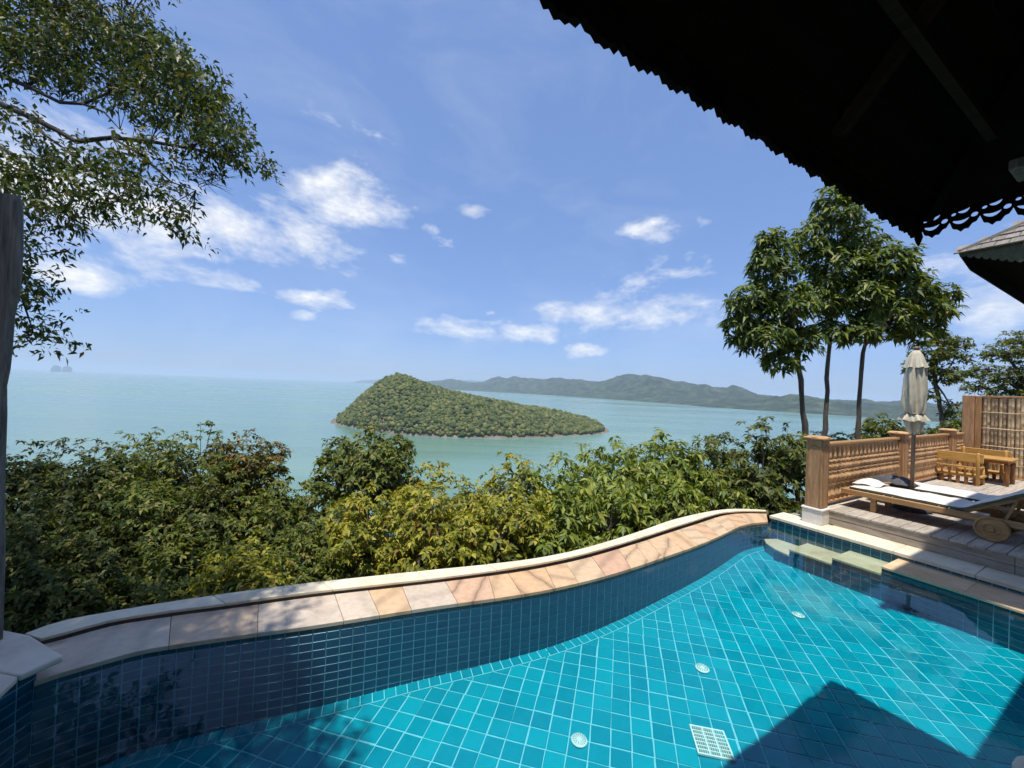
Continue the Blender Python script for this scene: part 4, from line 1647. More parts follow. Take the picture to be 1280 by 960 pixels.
def fret_loops(n, pitch, hgt):
    """hanging fretwork: a row of swooping lobes with crescent openings"""
    out = [(0, hgt)]
    for i in range(n):
        x = i * pitch
        for k in range(9):
            t = k / 8
            # each lobe dips, then rises in small steps like a leaf edge
            y = -.065 * math.sin(math.pi * t ** .75) - .012 * (k % 2)
            out.append((x + pitch * t, y))
    out.append((n * pitch, hgt))
    loops = [out]

    def lens(cx, cy, a, b_, rot, bend):
        q = []
        for k in range(16):
            t = 2 * math.pi * k / 16
            x = a * math.cos(t)
            y = b_ * math.sin(t) + bend * (x / a) ** 2
            q.append((cx + x * math.cos(rot) - y * math.sin(rot), cy + x * math.sin(rot) + y * math.cos(rot)))
        return q
    for i in range(n):
        x = i * pitch
        loops.append(lens(x + pitch * .40, -.018, pitch * .30, .014, .06, .020))
        loops.append(lens(x + pitch * .83, .012, pitch * .13, .017, .8, 0))
        loops.append(lens(x + pitch * .50, .046, pitch * .22, .013, .25, .012))
        loops.append(lens(x + pitch * .14, .040, pitch * .10, .012, -.6, 0))
    return loops


def main_roof():
    a_c, b_c, z_c = 2.91 * S, .75 * S, 2.57 * S
    o = thing('pavilion_roof', 'dark overhanging roof with carved eaves at the top right', 'roof', H3(a_c, b_c, z_c), TH)
    ph = R(50)
    aw = 7.5                                   # how far the eave runs to the left, along -x
    cs, sn = math.cos(ph), math.sin(ph)
    up = 2.9
    run = up * cs
    e2 = .66 * S
    zl = .10                                   # the boards of the eaves hang this far below the shingles
    # roof planes: front slope, hip end, and the set back wing
    def slab(name, pts, t_, mat, par):
        b = MB()
        n = len(pts)
        pts = [Vector(q) for q in pts]
        nr = (pts[1] - pts[0]).cross(pts[2] - pts[0]).normalized()
        if nr.z < 0:
            nr = -nr
        b.add([q for q in pts] + [q + nr * t_ for q in pts], [tuple(range(n - 1, -1, -1)), tuple(range(n, 2 * n))] + [(i, (i + 1) % n, n + (i + 1) % n, n + i) for i in range(n)])
        return b.build(name, mat, par)
    zh = up * sn
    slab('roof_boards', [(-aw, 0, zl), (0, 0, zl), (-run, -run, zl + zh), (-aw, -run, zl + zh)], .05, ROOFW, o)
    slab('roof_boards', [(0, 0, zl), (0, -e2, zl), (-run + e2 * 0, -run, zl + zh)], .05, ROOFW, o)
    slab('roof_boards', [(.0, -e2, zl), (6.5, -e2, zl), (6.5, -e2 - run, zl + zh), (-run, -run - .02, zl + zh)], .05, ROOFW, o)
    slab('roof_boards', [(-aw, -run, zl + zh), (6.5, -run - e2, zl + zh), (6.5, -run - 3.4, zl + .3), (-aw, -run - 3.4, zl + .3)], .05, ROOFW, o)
    # rafters and purlins on the underside of the front slope
    def on(x, s_, dz=0):
        return Vector((x, -s_ * cs, zl + s_ * sn)) + Vector((0, -sn, -cs)) * dz * 1.0
    for x in ((1.78 - 2.91) * S, (1.78 - 2.91) * S - 1.25, (1.78 - 2.91) * S - 2.5, (1.78 - 2.91) * S - 3.75):
        top = 2.6
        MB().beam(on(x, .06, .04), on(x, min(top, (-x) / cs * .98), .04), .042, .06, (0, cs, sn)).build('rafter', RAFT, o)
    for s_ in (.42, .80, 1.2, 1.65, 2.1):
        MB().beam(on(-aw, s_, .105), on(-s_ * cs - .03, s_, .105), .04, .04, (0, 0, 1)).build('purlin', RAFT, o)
    MB().beam(Vector((-.03, -.03, zl - .03)), Vector((-run, -run, zl + zh - .03)), .05, .06).build('hip_rafter', ROOFW, o)
    # battens that carry the shingles
    me = MB().box(-(aw - .2) / 2, (aw - .2) / 2, -.012, .012, -.016, 0).mesh('batten', ROOFW)
    for i in range(18):
        s_ = .12 + i * .15
        p = on(-(aw) / 2 - s_ * cs * .5, s_, .0)
        link('batten', me, o, Matrix.Translation(p) @ Matrix.Rotation(-ph, 4, 'X'))
    # fascia along the front eave: toothed edge with larger lobes
    pts = [(-aw, .13)]
    n = int(aw / .020)
    for i in range(n + 1):
        x = -aw + aw * i / n
        lobe = abs(math.sin(x * math.pi / .17 + .3 * math.sin(x * 2.1)))
        pts.append((x + random.uniform(-.003, .003), -.005 - .028 * lobe - (random.uniform(.008, .020) if i % 2 else random.uniform(-.003, .003))))
    pts.append((0, .13))
    holes = []
    k = 0
    while True:
        x = -.30 - k * .17
        if x < -aw + .2:
            break
        for (dx, cyy, a, b_) in ((0, .035, .030, .008), (.06, .065, .018, .010), (-.055, .07, .016, .009)):
            holes.append([(x + dx + a * math.cos(t * math.pi / 5), cyy + b_ * math.sin(t * math.pi / 5)) for t in range(10)])
        k += 1
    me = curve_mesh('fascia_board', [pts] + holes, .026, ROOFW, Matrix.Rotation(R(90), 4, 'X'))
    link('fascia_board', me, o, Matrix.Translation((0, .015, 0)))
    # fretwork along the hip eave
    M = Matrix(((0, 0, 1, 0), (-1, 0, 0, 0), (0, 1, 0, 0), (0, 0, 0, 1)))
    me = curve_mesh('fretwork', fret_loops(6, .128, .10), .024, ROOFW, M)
    link('fretwork', me, o, Matrix.Translation((.014, .0, .03)))
    MB().box(.0, .03, -e2, .03, .125, .17).build('eave_batten', ROOFW, o)
    # carved drop at the corner
    d = MB().lathe([(.004, -.085), (.014, -.06), (.022, -.03), (.016, .0), (.024, .02), (.02, .13)], 8)
    d.v = [(x + .012, y + .012, z) for x, y, z in d.v]
    d.build('corner_pendant', ROOFW, o, True)
    # shingle butts showing along the eave
    me = MB().box(-.045, .045, -.02, .30, 0, .012).mesh('shingle', ROOFW)
    x = -.03
    rnd = random.Random(2)
    while x > -aw:
        M = Matrix.Translation((x, .035 + rnd.uniform(-.008, .008), zl + .052)) @ Matrix.Rotation(math.pi, 4, 'Z') @ Matrix.Rotation(ph, 4, 'X')
        link('shingle', me, o, M)
        x -= .094
    # grey bracket at the right edge of the picture
    q = HMinv @ (at(1277, 203, 1.95) - o.location)
    MB().box(q.x - .012, q.x + .2, q.y - .04, q.y + .04, q.z - .028, q.z + .025, None, .006).build('bracket', GREYW, o)
    # columns that carry it, behind the photographer
    for (x, y) in ((-5.5, -2.9), (-1.0, -2.9), (5.8, -2.6)):
        MB().box(x - .1, x + .1, y - .1, y + .1, -z_c, zl + zh * .6, None, .01).build('column', HOUSEW, o)


HMinv = HM.inverted()
main_roof()


def upper_roof():
    """the villa's taller roof, to the right of the frame: it shades the head of the deck"""
    a_c, b_c, z_c = 4.03 * S, .62 * S, 5.0 * S
    o = thing('villa_roof', 'tall main roof of the villa beyond the right edge of the picture', 'roof', H3(a_c, b_c, z_c), TH)
    b = MB()
    hl, dp, rise = 4.2, 5.0, 3.0
    for y0, y1 in ((0, -dp / 2), (-dp, -dp / 2)):
        pts = [Vector((0, y0, 0)), Vector((hl, y0, 0)), Vector((hl, y1, rise)), Vector((0, y1, rise))]
        b.add(pts + [q + Vector((0, 0, .08)) for q in pts], [(0, 1, 2, 3), (4, 5, 6, 7), (0, 1, 5, 4), (1, 2, 6, 5), (2, 3, 7, 6), (3, 0, 4, 7)])
    b.build('roof_slopes', ROOFW, o)
    MB().box(-.03, hl, -.03, .03, -.16, -.001).build('fascia_board', ROOFW, o)
    MB().box(-a_c - 7.0, 3.9, -b_c - 3.6, -b_c - 3.45, -z_c - .2, -2.2).build('wall', HOUSEW, o)
    for (x, y) in ((1.0, -3.6), (3.8, -3.6), (3.8, -1.9)):
        MB().box(x - .1, x + .1, y - .1, y + .1, -z_c, 1.2, None, .01).build('column', HOUSEW, o)


upper_roof()


def neighbour_roof():
    t2 = 8.6 * S
    r = ray(1198, 316)
    tip = Vector((r.x * t2, t2, EYE + r.z * t2))
    o = thing('neighbour_roof', 'corner of a second shingled roof with carved fascia at the right edge', 'roof', tip, TH)
    ph = R(36)
    L_ = 6.0
    LX_ = 16.0
    # slope seen from the pool side rises along +x; the other eave runs away along +x
    def pt(x, y):
        h = min(x, -y) * math.tan(ph)
        return Vector((x, y, h))
    n = 1
    b = MB()
    b.add([Vector((0, 0, 0)), Vector((0, -L_, 0)), Vector((L_ / 2, -L_, L_ / 2 * math.tan(ph))), Vector((L_ / 2, -L_ / 2, L_ / 2 * math.tan(ph)))], [(0, 1, 2, 3)])
    b.add([Vector((0, 0, 0)), Vector((LX_, 0, 0)), Vector((LX_, -L_ / 2, L_ / 2 * math.tan(ph))), Vector((L_ / 2, -L_ / 2, L_ / 2 * math.tan(ph)))], [(0, 1, 2, 3)])
    b.add([Vector((0, 0, -.012)), Vector((LX_, 0, -.012)), Vector((LX_, -L_, -.012)), Vector((0, -L_, -.012))], [(0, 1, 2, 3)])
    b.build('roof_boards', ROOFW, o)
    rnd = random.Random(31)
    ws = .24
    rows = 9
    me = MB().box(0, .54, -ws / 2 + .006, ws / 2 - .006, 0, .035).mesh('shingle', SHING)
    for i in range(rows):
        s0 = i * .36 - .09
        y = -.04 - (i % 2) * ws / 2
        while y > -L_ + .2:
            if -y > s0 * math.cos(ph) + .02:
                p = Vector((s0 * math.cos(ph), y, s0 * math.sin(ph) + .012))
                M = Matrix.Translation(p) @ Matrix.Rotation(-ph + R(5 + rnd.uniform(-1, 1)), 4, 'Y') @ Matrix.Rotation(R(rnd.gauss(0, 1.2)), 4, 'Z')
                link('shingle', me, o, M)
            y -= ws
    MB().beam((.0, 0, .03), (L_ / 2, -L_ / 2, L_ / 2 * math.tan(ph) + .03), .16, .08).build('hip_cap', SHING, o)
    # carved fascia boards
    M = Matrix(((0, 0, 1, 0), (-1, 0, 0, 0), (0, 1, 0, 0), (0, 0, 0, 1)))
    def toothed(n, pitch, h):
        pts = [(0, 0)]
        for i in range(n):
            for k, y in ((0, 0), (.5, -.05), (.999, 0)):
                pts.append((.02 + (i + k) * pitch, -h * min(1, .15 + i * pitch * .9) + y))
        pts.append((.02 + n * pitch, 0))
        return [pts]
    link('fascia_board', curve_mesh('fascia_board', toothed(40, .14, .48), .03, CARVED, M), o, Matrix.Translation((.02, 0, -.015)))
    link('fascia_board', curve_mesh('fascia_board', toothed(112, .14, .24), .03, ROOFW, Matrix.Rotation(R(90), 4, 'X')), o, Matrix.Translation((.04, -.02, -.015)))
    for (x, y) in ((5.0, -5.0), (5.0, -1.5), (1.4, -5.4)):
        MB().box(x - .1, x + .1, y - .1, y + .1, -tip.z - 1.0, -.02).build('column', HOUSEW, o)


neighbour_roof()

# ------------------------------------------------------------------ vegetation
RNG = np.random.default_rng(11)


def unit(a):
    return a / np.maximum(1e-9, np.linalg.norm(a, axis=1, keepdims=True))


def leaves(P_, A_, per, ln, wd, droop, spread=(.6, 1.6), jit=.25):
    """whorls of leaves: P_ sprig tips, A_ sprig axes"""
    n = len(P_)
    p = np.repeat(P_, per, 0)
    a = np.repeat(A_, per, 0)
    N = n * per
    ref = np.where(np.abs(a[:, 2:3]) > .9, np.array([[1., 0, 0]]), np.array([[0, 0, 1.]]))
    x = unit(np.cross(a, ref))
    y = np.cross(a, x)
    ph = (np.tile(np.arange(per), n) / per * 2 * np.pi * 1.0 + np.repeat(RNG.uniform(0, 6.28, n), per) + RNG.normal(0, .35, N))[:, None]
    th = RNG.uniform(spread[0], spread[1], (N, 1))
    d = a * np.cos(th) + (x * np.cos(ph) + y * np.sin(ph)) * np.sin(th)
    d[:, 2] -= droop * RNG.uniform(.4, 1.3, N)
    d = unit(d + RNG.normal(0, .12, (N, 3)))
    side = unit(np.cross(d, a) + RNG.normal(0, .25, (N, 3)))
    nr = unit(np.cross(side, d))
    nr = np.where(nr[:, 2:3] < 0, -nr, nr)
    l = ln * RNG.uniform(.6, 1.2, (N, 1))
    w_ = wd * l / ln * RNG.uniform(.8, 1.2, (N, 1))
    p = p - a * RNG.uniform(0, .35, (N, 1)) * ln + RNG.normal(0, jit * ln * .3, (N, 3))
    base = p + d * l * .05
    midp = p + d * l * .52 - nr * l * .02
    tip = p + d * l * 1.02 - np.array([[0, 0, 1]]) * l * .34 * RNG.uniform(.2, 1.3, (N, 1))
    rt = p + d * l * .48 + side * w_ / 2 + nr * w_ * .14
    lf = p + d * l * .48 - side * w_ / 2 + nr * w_ * .14
    V = np.stack([base, rt, midp, lf, tip], 1).reshape(-1, 3)
    o = (np.arange(N) * 5)[:, None]
    F_ = np.concatenate([o + np.array([[0, 1, 4, 2]]), o + np.array([[0, 2, 4, 3]])], 1).reshape(-1, 4)
    return V, F_


def lobes_points(lobes, n, shell=.55, up=0.0, rough=.10):
    cs = np.array([c for c, _ in lobes], float)
    rs = np.array([r for _, r in lobes], float)
    wgt = (rs[:, 0] * rs[:, 1] + rs[:, 0] * rs[:, 2] + rs[:, 1] * rs[:, 2])
    k = RNG.choice(len(lobes), n, p=wgt / wgt.sum())
    d = unit(RNG.normal(0, 1, (n, 3)))
    if up:
        d[:, 2] = np.abs(d[:, 2]) * up + d[:, 2] * (1 - up)
        d = unit(d)
    fr = (shell ** 3 + (1 - shell ** 3) * RNG.uniform(0, 1, (n, 1))) ** (1 / 3)
    bump = 1 + rough * np.sin(d[:, 0:1] * 7 + k[:, None] * 2.3) * np.cos(d[:, 1:2] * 6 + k[:, None]) + rough * .8 * np.sin(d[:, 2:3] * 9 + d[:, 0:1] * 5 + k[:, None])
    pos = cs[k] + d * rs[k] * fr * bump
    out = unit(d / rs[k])
    return pos, out, k


def plant(name, label, cat, lobes, n, ln, wd, leafmat, base, per=8, droop=.35, trunk_r=.05, shell=.6, up=.4, group=None, twigs=60, spread=(.95, 1.7), stems=1, upw=.8, trunk_path=None, limb_r=None, crown_name='crown'):
    b0 = Vector(base)
    o = thing(name, label, cat, b0, 0, group)
    pos, out, k = lobes_points(lobes, n, shell, up)
    ax = unit(out * .8 + np.array([[0, 0, upw]]) + RNG.normal(0, .3, (n, 3)))
    V, F_ = leaves(pos, ax, per, ln, wd, droop, spread)
    V = V - np.array(b0)
    link(crown_name, np_mesh(crown_name, V, F_, leafmat), o)
    # woody parts
    rnd = random.Random(hash(label) % 9999 if False else len(label) * 31 + int(abs(b0.x) * 100))
    b = MB()
    cen = [Vector(c) - b0 for c, _ in lobes]
    if trunk_path is None:
        top = sum(cen, Vector()) / len(cen)
        trunk_path = [Vector((0, 0, -.3)), top * .35 + Vector((rnd.uniform(-.1, .1), rnd.uniform(-.1, .1), 0)), top * .75, top]
    else:
        trunk_path = [Vector(q) - b0 for q in trunk_path]
    fine, _ = resample([Vector(q) for q in trunk_path], 22)
    fine = [q + Vector((rnd.gauss(0, trunk_r * .16), rnd.gauss(0, trunk_r * .16), 0)) if 0 < i < 21 else q for i, q in enumerate(fine)]
    b.tube(fine, [trunk_r * (1 - .45 * i / 21) * rnd.uniform(.88, 1.14) for i in range(22)], 9)
    m_ = len(trunk_path)
    tr = b.build('trunk', BARK, o, True)
    br = MB()
    end = trunk_path[-1]
    for c in cen:
        j = rnd.choice(trunk_path[max(1, m_ - 2):])
        mid_ = (j + c) / 2 + Vector((rnd.uniform(-.1, .1), rnd.uniform(-.1, .1), rnd.uniform(0, .15)))
        r0 = limb_r or trunk_r * .55
        br.tube([j, mid_, c], [r0, r0 * .7, r0 * .4], 6)
    ids = RNG.choice(n, min(twigs, n), replace=False)
    for i in ids:
        c = cen[k[i]]
        p = Vector(pos[i]) - b0
        st = c.lerp(end, .15) + Vector((rnd.gauss(0, .06), rnd.gauss(0, .06), rnd.gauss(0, .06)))
        q = (st + p) / 2 + Vector((rnd.gauss(0, .07), rnd.gauss(0, .07), rnd.gauss(.03, .07)))
        rr = (limb_r or trunk_r * .5) * .35
        br.tube([st, q, p], [rr, rr * .65, rr * .25], 4, False)
    br.build('branches', TWIG, o, True)
    return o


def dome(px, ytop, hw, d, depth=None, zr=None, seed=0, nl=7):
    """a shrub's rounded mass as several overlapping lobes, its top and width read off the picture"""
    rnd = random.Random(seed + int(px))
    T = at(px, ytop, d)
    rx = hw / FPX * d
    ry = depth or rx * .85
    rz = zr or max(1.5, rx * 1.5)
    c = T - Vector((0, 0, rz))
    lob = [(tuple(c), (rx * .82, ry * .82, rz * .96))]
    for i in range(nl):
        t = 2 * math.pi * i / nl + rnd.uniform(-.4, .4)
        e = rnd.uniform(.05, .55)
        q = c + Vector((rx * .62 * math.cos(t), ry * .62 * math.sin(t), rz * e))
        k = rnd.uniform(.30, .44)
        lob.append((tuple(q), (rx * k, ry * k * 1.05, min(rz, rx) * k * 1.15)))
    return lob, c, rx, ry, rz


def shrub(px, ytop, hw, d, label, leafmat, ln, wd, dens=1.0, per=8, droop=.35, zr=None, name='shrub', cat='shrub', spread=(.95, 1.7), twigs=70, shell=.62, group='shrubs on the slope below the pool', nl=7, depth=None):
    lob, c, rx, ry, rz = dome(px, ytop - (9 if d > 7 else 5), hw * 1.28, d, depth, zr, 0, nl)
    gz = ground_z(c.x, c.y)
    area = 2 * math.pi * ((rx * ry) ** .8 + (rx * rz) ** .8 + (ry * rz) ** .8) / 3 * 1.5
    n = int(min(2600, dens * area * 1.05 / (ln * wd * per) * 2.6))
    plant(name, label, cat, lob, n, ln, wd * 1.22, leafmat, (c.x, c.y, gz), per, droop, .05 + .02 * rx, shell, .45, group, twigs, spread)


# back row, then the front row along the coping: (px, top y, half width, distance, label, leaf, length, width, ...)
shrub(28, 552, 62, 6.9, 'dark leafy shrub at the far left, behind the weathered post', L_DARK, .10, .042)
shrub(108, 549, 60, 7.4, 'dark bushy shrub with upright twigs, second from the left at the skyline', L_DARK, .10, .042)
shrub(186, 541, 58, 8.0, 'olive green shrub against the sea, left of the dense rounded one', L_MID, .10, .042)
shrub(252, 535, 66, 7.7, 'tall rounded shrub with grey twigs showing, left of the open water', L_MID, .095, .04, .85, twigs=260)
shrub(312, 537, 40, 8.0, 'rust tinged shrub top beside the gap of open water', L_RUST, .09, .04)
shrub(345, 580, 36, 7.8, 'small green shrub at the left foot of the water gap', L_MID, .10, .045)
shrub(392, 608, 42, 7.6, 'low pale green shrub below the water gap', L_MID, .11, .048)
shrub(462, 536, 54, 9.6, 'conical dark green tree rising before the island', L_MID, .125, .06, 1.7, name='small_tree', cat='tree', zr=1.6, group='trees below the pool', droop=.3)
shrub(556, 576, 62, 7.9, 'yellow green shrub right of the conical tree', L_YEL, .13, .052)
shrub(640, 569, 60, 8.2, 'yellow green shrub below the middle of the island', L_YEL, .14, .055)
shrub(706, 564, 56, 8.8, 'large leaved green shrub below the island\'s right tip', L_MAN, .19, .058, 1.0, 9, .5)
shrub(772, 549, 54, 9.4, 'large leaved shrub right of the island, with drooping leaves', L_MAN, .20, .058, 1.0, 9, .55)
shrub(828, 538, 50, 10.2, 'tallest large leaved shrub behind the far pool rim', L_MAN, .20, .058, 1.0, 9, .55)
shrub(884, 549, 46, 10.0, 'dark green shrub left of the slender trees', L_MID, .16, .055, 1.0, 9, .4)
shrub(950, 527, 56, 9.8, 'dark glossy shrub just left of the balustrade', L_DARK, .18, .06, 1.0, 9, .5)
shrub(1000, 534, 34, 10.6, 'bright green bush behind the first balustrade post', L_MID, .14, .055, 1.0, 9, .45)
shrub(70, 590, 62, 6.0, 'dark shrub in the second row, left of centre of the shaded hedge', L_DARK, .095, .04)
shrub(160, 588, 60, 6.4, 'olive shrub in the second row below the rounded one', L_MID, .095, .04)
shrub(245, 600, 56, 6.6, 'twiggy dark shrub in the second row, below the tall rounded one', L_DARK, .095, .04, twigs=160)
shrub(325, 612, 50, 6.8, 'mid green shrub in the second row beside the water gap', L_MID, .095, .04)
shrub(30, 640, 80, 4.9, 'shaded shrub at the foot of the weathered post', L_DARK, .085, .034)
shrub(128, 648, 80, 5.2, 'shaded dark shrub behind the left end of the coping', L_DARK, .085, .034)
shrub(225, 655, 74, 5.5, 'half shaded low shrub behind the dappled coping', L_MID, .085, .034)
shrub(310, 668, 62, 5.3, 'low yellowish shrub touching the coping at left centre', L_YEL, .085, .034)
shrub(385, 648, 62, 5.9, 'fine leaved green shrub behind the coping, left of the yellow ones', L_MID, .085, .036)
shrub(465, 610, 62, 6.3, 'dense yellow green shrub below the conical tree', L_YEL, .10, .040)
shrub(540, 604, 60, 6.4, 'yellow green shrub behind the sandstone ledge, fine leaved', L_YEL, .105, .042)
shrub(622, 612, 58, 6.7, 'golden tinged shrub behind the middle of the ledge', L_YEL, .12, .046)
shrub(696, 606, 56, 7.0, 'broad leaved shrub behind the middle of the coping', L_MAN, .17, .052, 1.0, 9, .5)
shrub(764, 592, 54, 7.6, 'bright broad leaved shrub with drooping whorls near the rim', L_MAN, .18, .054, 1.0, 9, .55)
shrub(828, 586, 48, 8.3, 'broad leaved shrub behind the bend of the pool rim', L_MAN, .18, .054, 1.0, 9, .55)
shrub(888, 592, 46, 8.6, 'leafy shrub directly behind the far pool corner', L_MAN, .17, .054, 1.0, 9, .5)
shrub(952, 590, 46, 8.8, 'shaded shrub between the far pool corner and the balustrade', L_DARK, .17, .056, 1.0, 9, .5)


def undergrowth():
    n = 5200
    x = RNG.uniform(-8.5, 9.5, n)
    y = RNG.uniform(3.0, 14.0, n)
    P_ = []
    for a, b_ in zip(x, y):
        # only outside the pool's rim and the deck
        k = np.argmin([(q.x - a) ** 2 + (q.y - b_) ** 2 for q in outer[::6]]) * 6
        q = outer[min(k, NS - 1)]
        nrm = outer[min(k, NS - 1)] - inner[min(k, NS - 1)]
        if (a - q.x) * nrm.x + (b_ - q.y) * nrm.y < .05:
            continue
        ha, hb = VX * a + VY * b_, -VY * a + VX * b_
        if ha > 6.4 and hb < 3.2:
            continue
        P_.append((a, b_, ground_z(a, b_) + abs(RNG.normal(.25, .22))))
    P_ = np.array(P_)
    A_ = unit(RNG.normal(0, .35, P_.shape) + np.array([[0, -.2, 1.0]]))
    V, F_ = leaves(P_, A_, 8, .13, .05, .3)
    tag(link('undergrowth', np_mesh('undergrowth', V, F_, L_DARK)), 'dark leafy undergrowth covering the slope between the shrubs', kind='stuff')


undergrowth()


def slender_trees():
    d = 10.6
    G = 'slender trees behind the balustrade'

    KR = .80

    def lob(spec, dd):
        out = []
        for (px, py, hx, hy) in spec:
            c = at(px, py, dd)
            out.append((tuple(c), (hx / FPX * dd * KR, hx / FPX * dd * .8 * KR, hy / FPX * dd * KR)))
        return out

    def path(pts, dd):
        return [at(x, y, dd) for x, y in pts]

    def tree(label, trunk, spec, dd, n, mat, ln, wd, r, **kw):
        pts = path(trunk, dd)
        gz = ground_z(pts[0].x, pts[0].y)
        base = Vector((pts[0].x, pts[0].y, gz))
        plant('tree', label, 'tree', lob(spec, dd), n, ln, wd, mat, base, trunk_r=r, trunk_path=[base - Vector((0, 0, .3))] + pts, limb_r=r * .42, **kw)
    kw = dict(per=10, droop=.55, shell=.6, up=.25, group=G, twigs=160, spread=(.9, 1.6), upw=.8)
    tree('left one of three slender trees behind the balustrade, with a leaning trunk', [(1012, 600), (1007, 540), (1001, 480), (994, 425), (985, 380)],
         [(965, 330, 34, 40), (940, 375, 36, 34), (985, 380, 40, 44), (950, 420, 44, 30), (1000, 425, 30, 30), (925, 400, 24, 22), (965, 300, 22, 24), (975, 450, 28, 16)], d, 520, L_SLEN, .25, .082, .085, **kw)
    tree('middle one of three slender trees, tallest crown under the roof edge', [(1026, 600), (1030, 540), (1034, 480), (1039, 400), (1045, 330)],
         [(1045, 270, 40, 38), (1015, 300, 30, 34), (1075, 300, 36, 34), (1045, 330, 50, 40), (1020, 370, 38, 36), (1065, 375, 40, 40), (1035, 415, 34, 26), (1040, 245, 24, 20)], d + .6, 600, L_SLEN, .25, .082, .075, **kw)
    tree('right one of three slender trees, its crown behind the closed parasol', [(1070, 600), (1072, 545), (1075, 490), (1080, 430), (1090, 390)],
         [(1110, 330, 40, 36), (1135, 360, 40, 34), (1085, 365, 34, 34), (1110, 395, 44, 34), (1160, 385, 36, 26), (1180, 365, 20, 16), (1150, 415, 30, 18), (1075, 415, 30, 22)], d + .2, 560, L_SLEN, .25, .082, .07, **kw)
    kw2 = dict(per=8, droop=.25, shell=.45, up=.3, twigs=140, spread=(.5, 1.5))
    tree('small leaved tree behind the parasol, before the far headland', [(1184, 620), (1180, 560), (1176, 520), (1170, 480), (1165, 450)],
         [(1165, 440, 30, 22), (1190, 445, 26, 20), (1150, 460, 22, 22), (1180, 470, 30, 18), (1200, 430, 16, 14), (1158, 495, 16, 14), (1192, 515, 18, 22), (1178, 425, 20, 14)], 17.0, 560, L_MID, .17, .075, .11, **kw2)
    tree('spreading layered tree above the bamboo fence at the right edge', [(1290, 620), (1285, 540), (1280, 490), (1270, 460)],
         [(1255, 440, 34, 16), (1282, 425, 34, 18), (1230, 465, 30, 14), (1262, 475, 34, 16), (1300, 455, 40, 30), (1225, 485, 24, 12), (1285, 490, 40, 14), (1240, 500, 22, 12)], 20.0, 900, L_MID, .18, .08, .16, **kw2)
    shrub(1102, 524, 24, 13.0, 'round green bush behind the handrail, left of the parasol', L_MID, .13, .055, group='bushes behind the balustrade', zr=1.0)
    shrub(1046, 544, 26, 12.5, 'low green bush behind the handrail, between slender trunks', L_MID, .13, .055, group='bushes behind the balustrade', zr=.9)
    shrub(1150, 536, 24, 13.5, 'low bush behind the handrail, right of the parasol pole', L_DARK, .13, .055, group='bushes behind the balustrade', zr=.9)
    shrub(1196, 522, 22, 14.5, 'dense bush filling the gap beside the bamboo fence post', L_MID, .13, .055, group='bushes behind the balustrade', zr=1.2)


slender_trees()


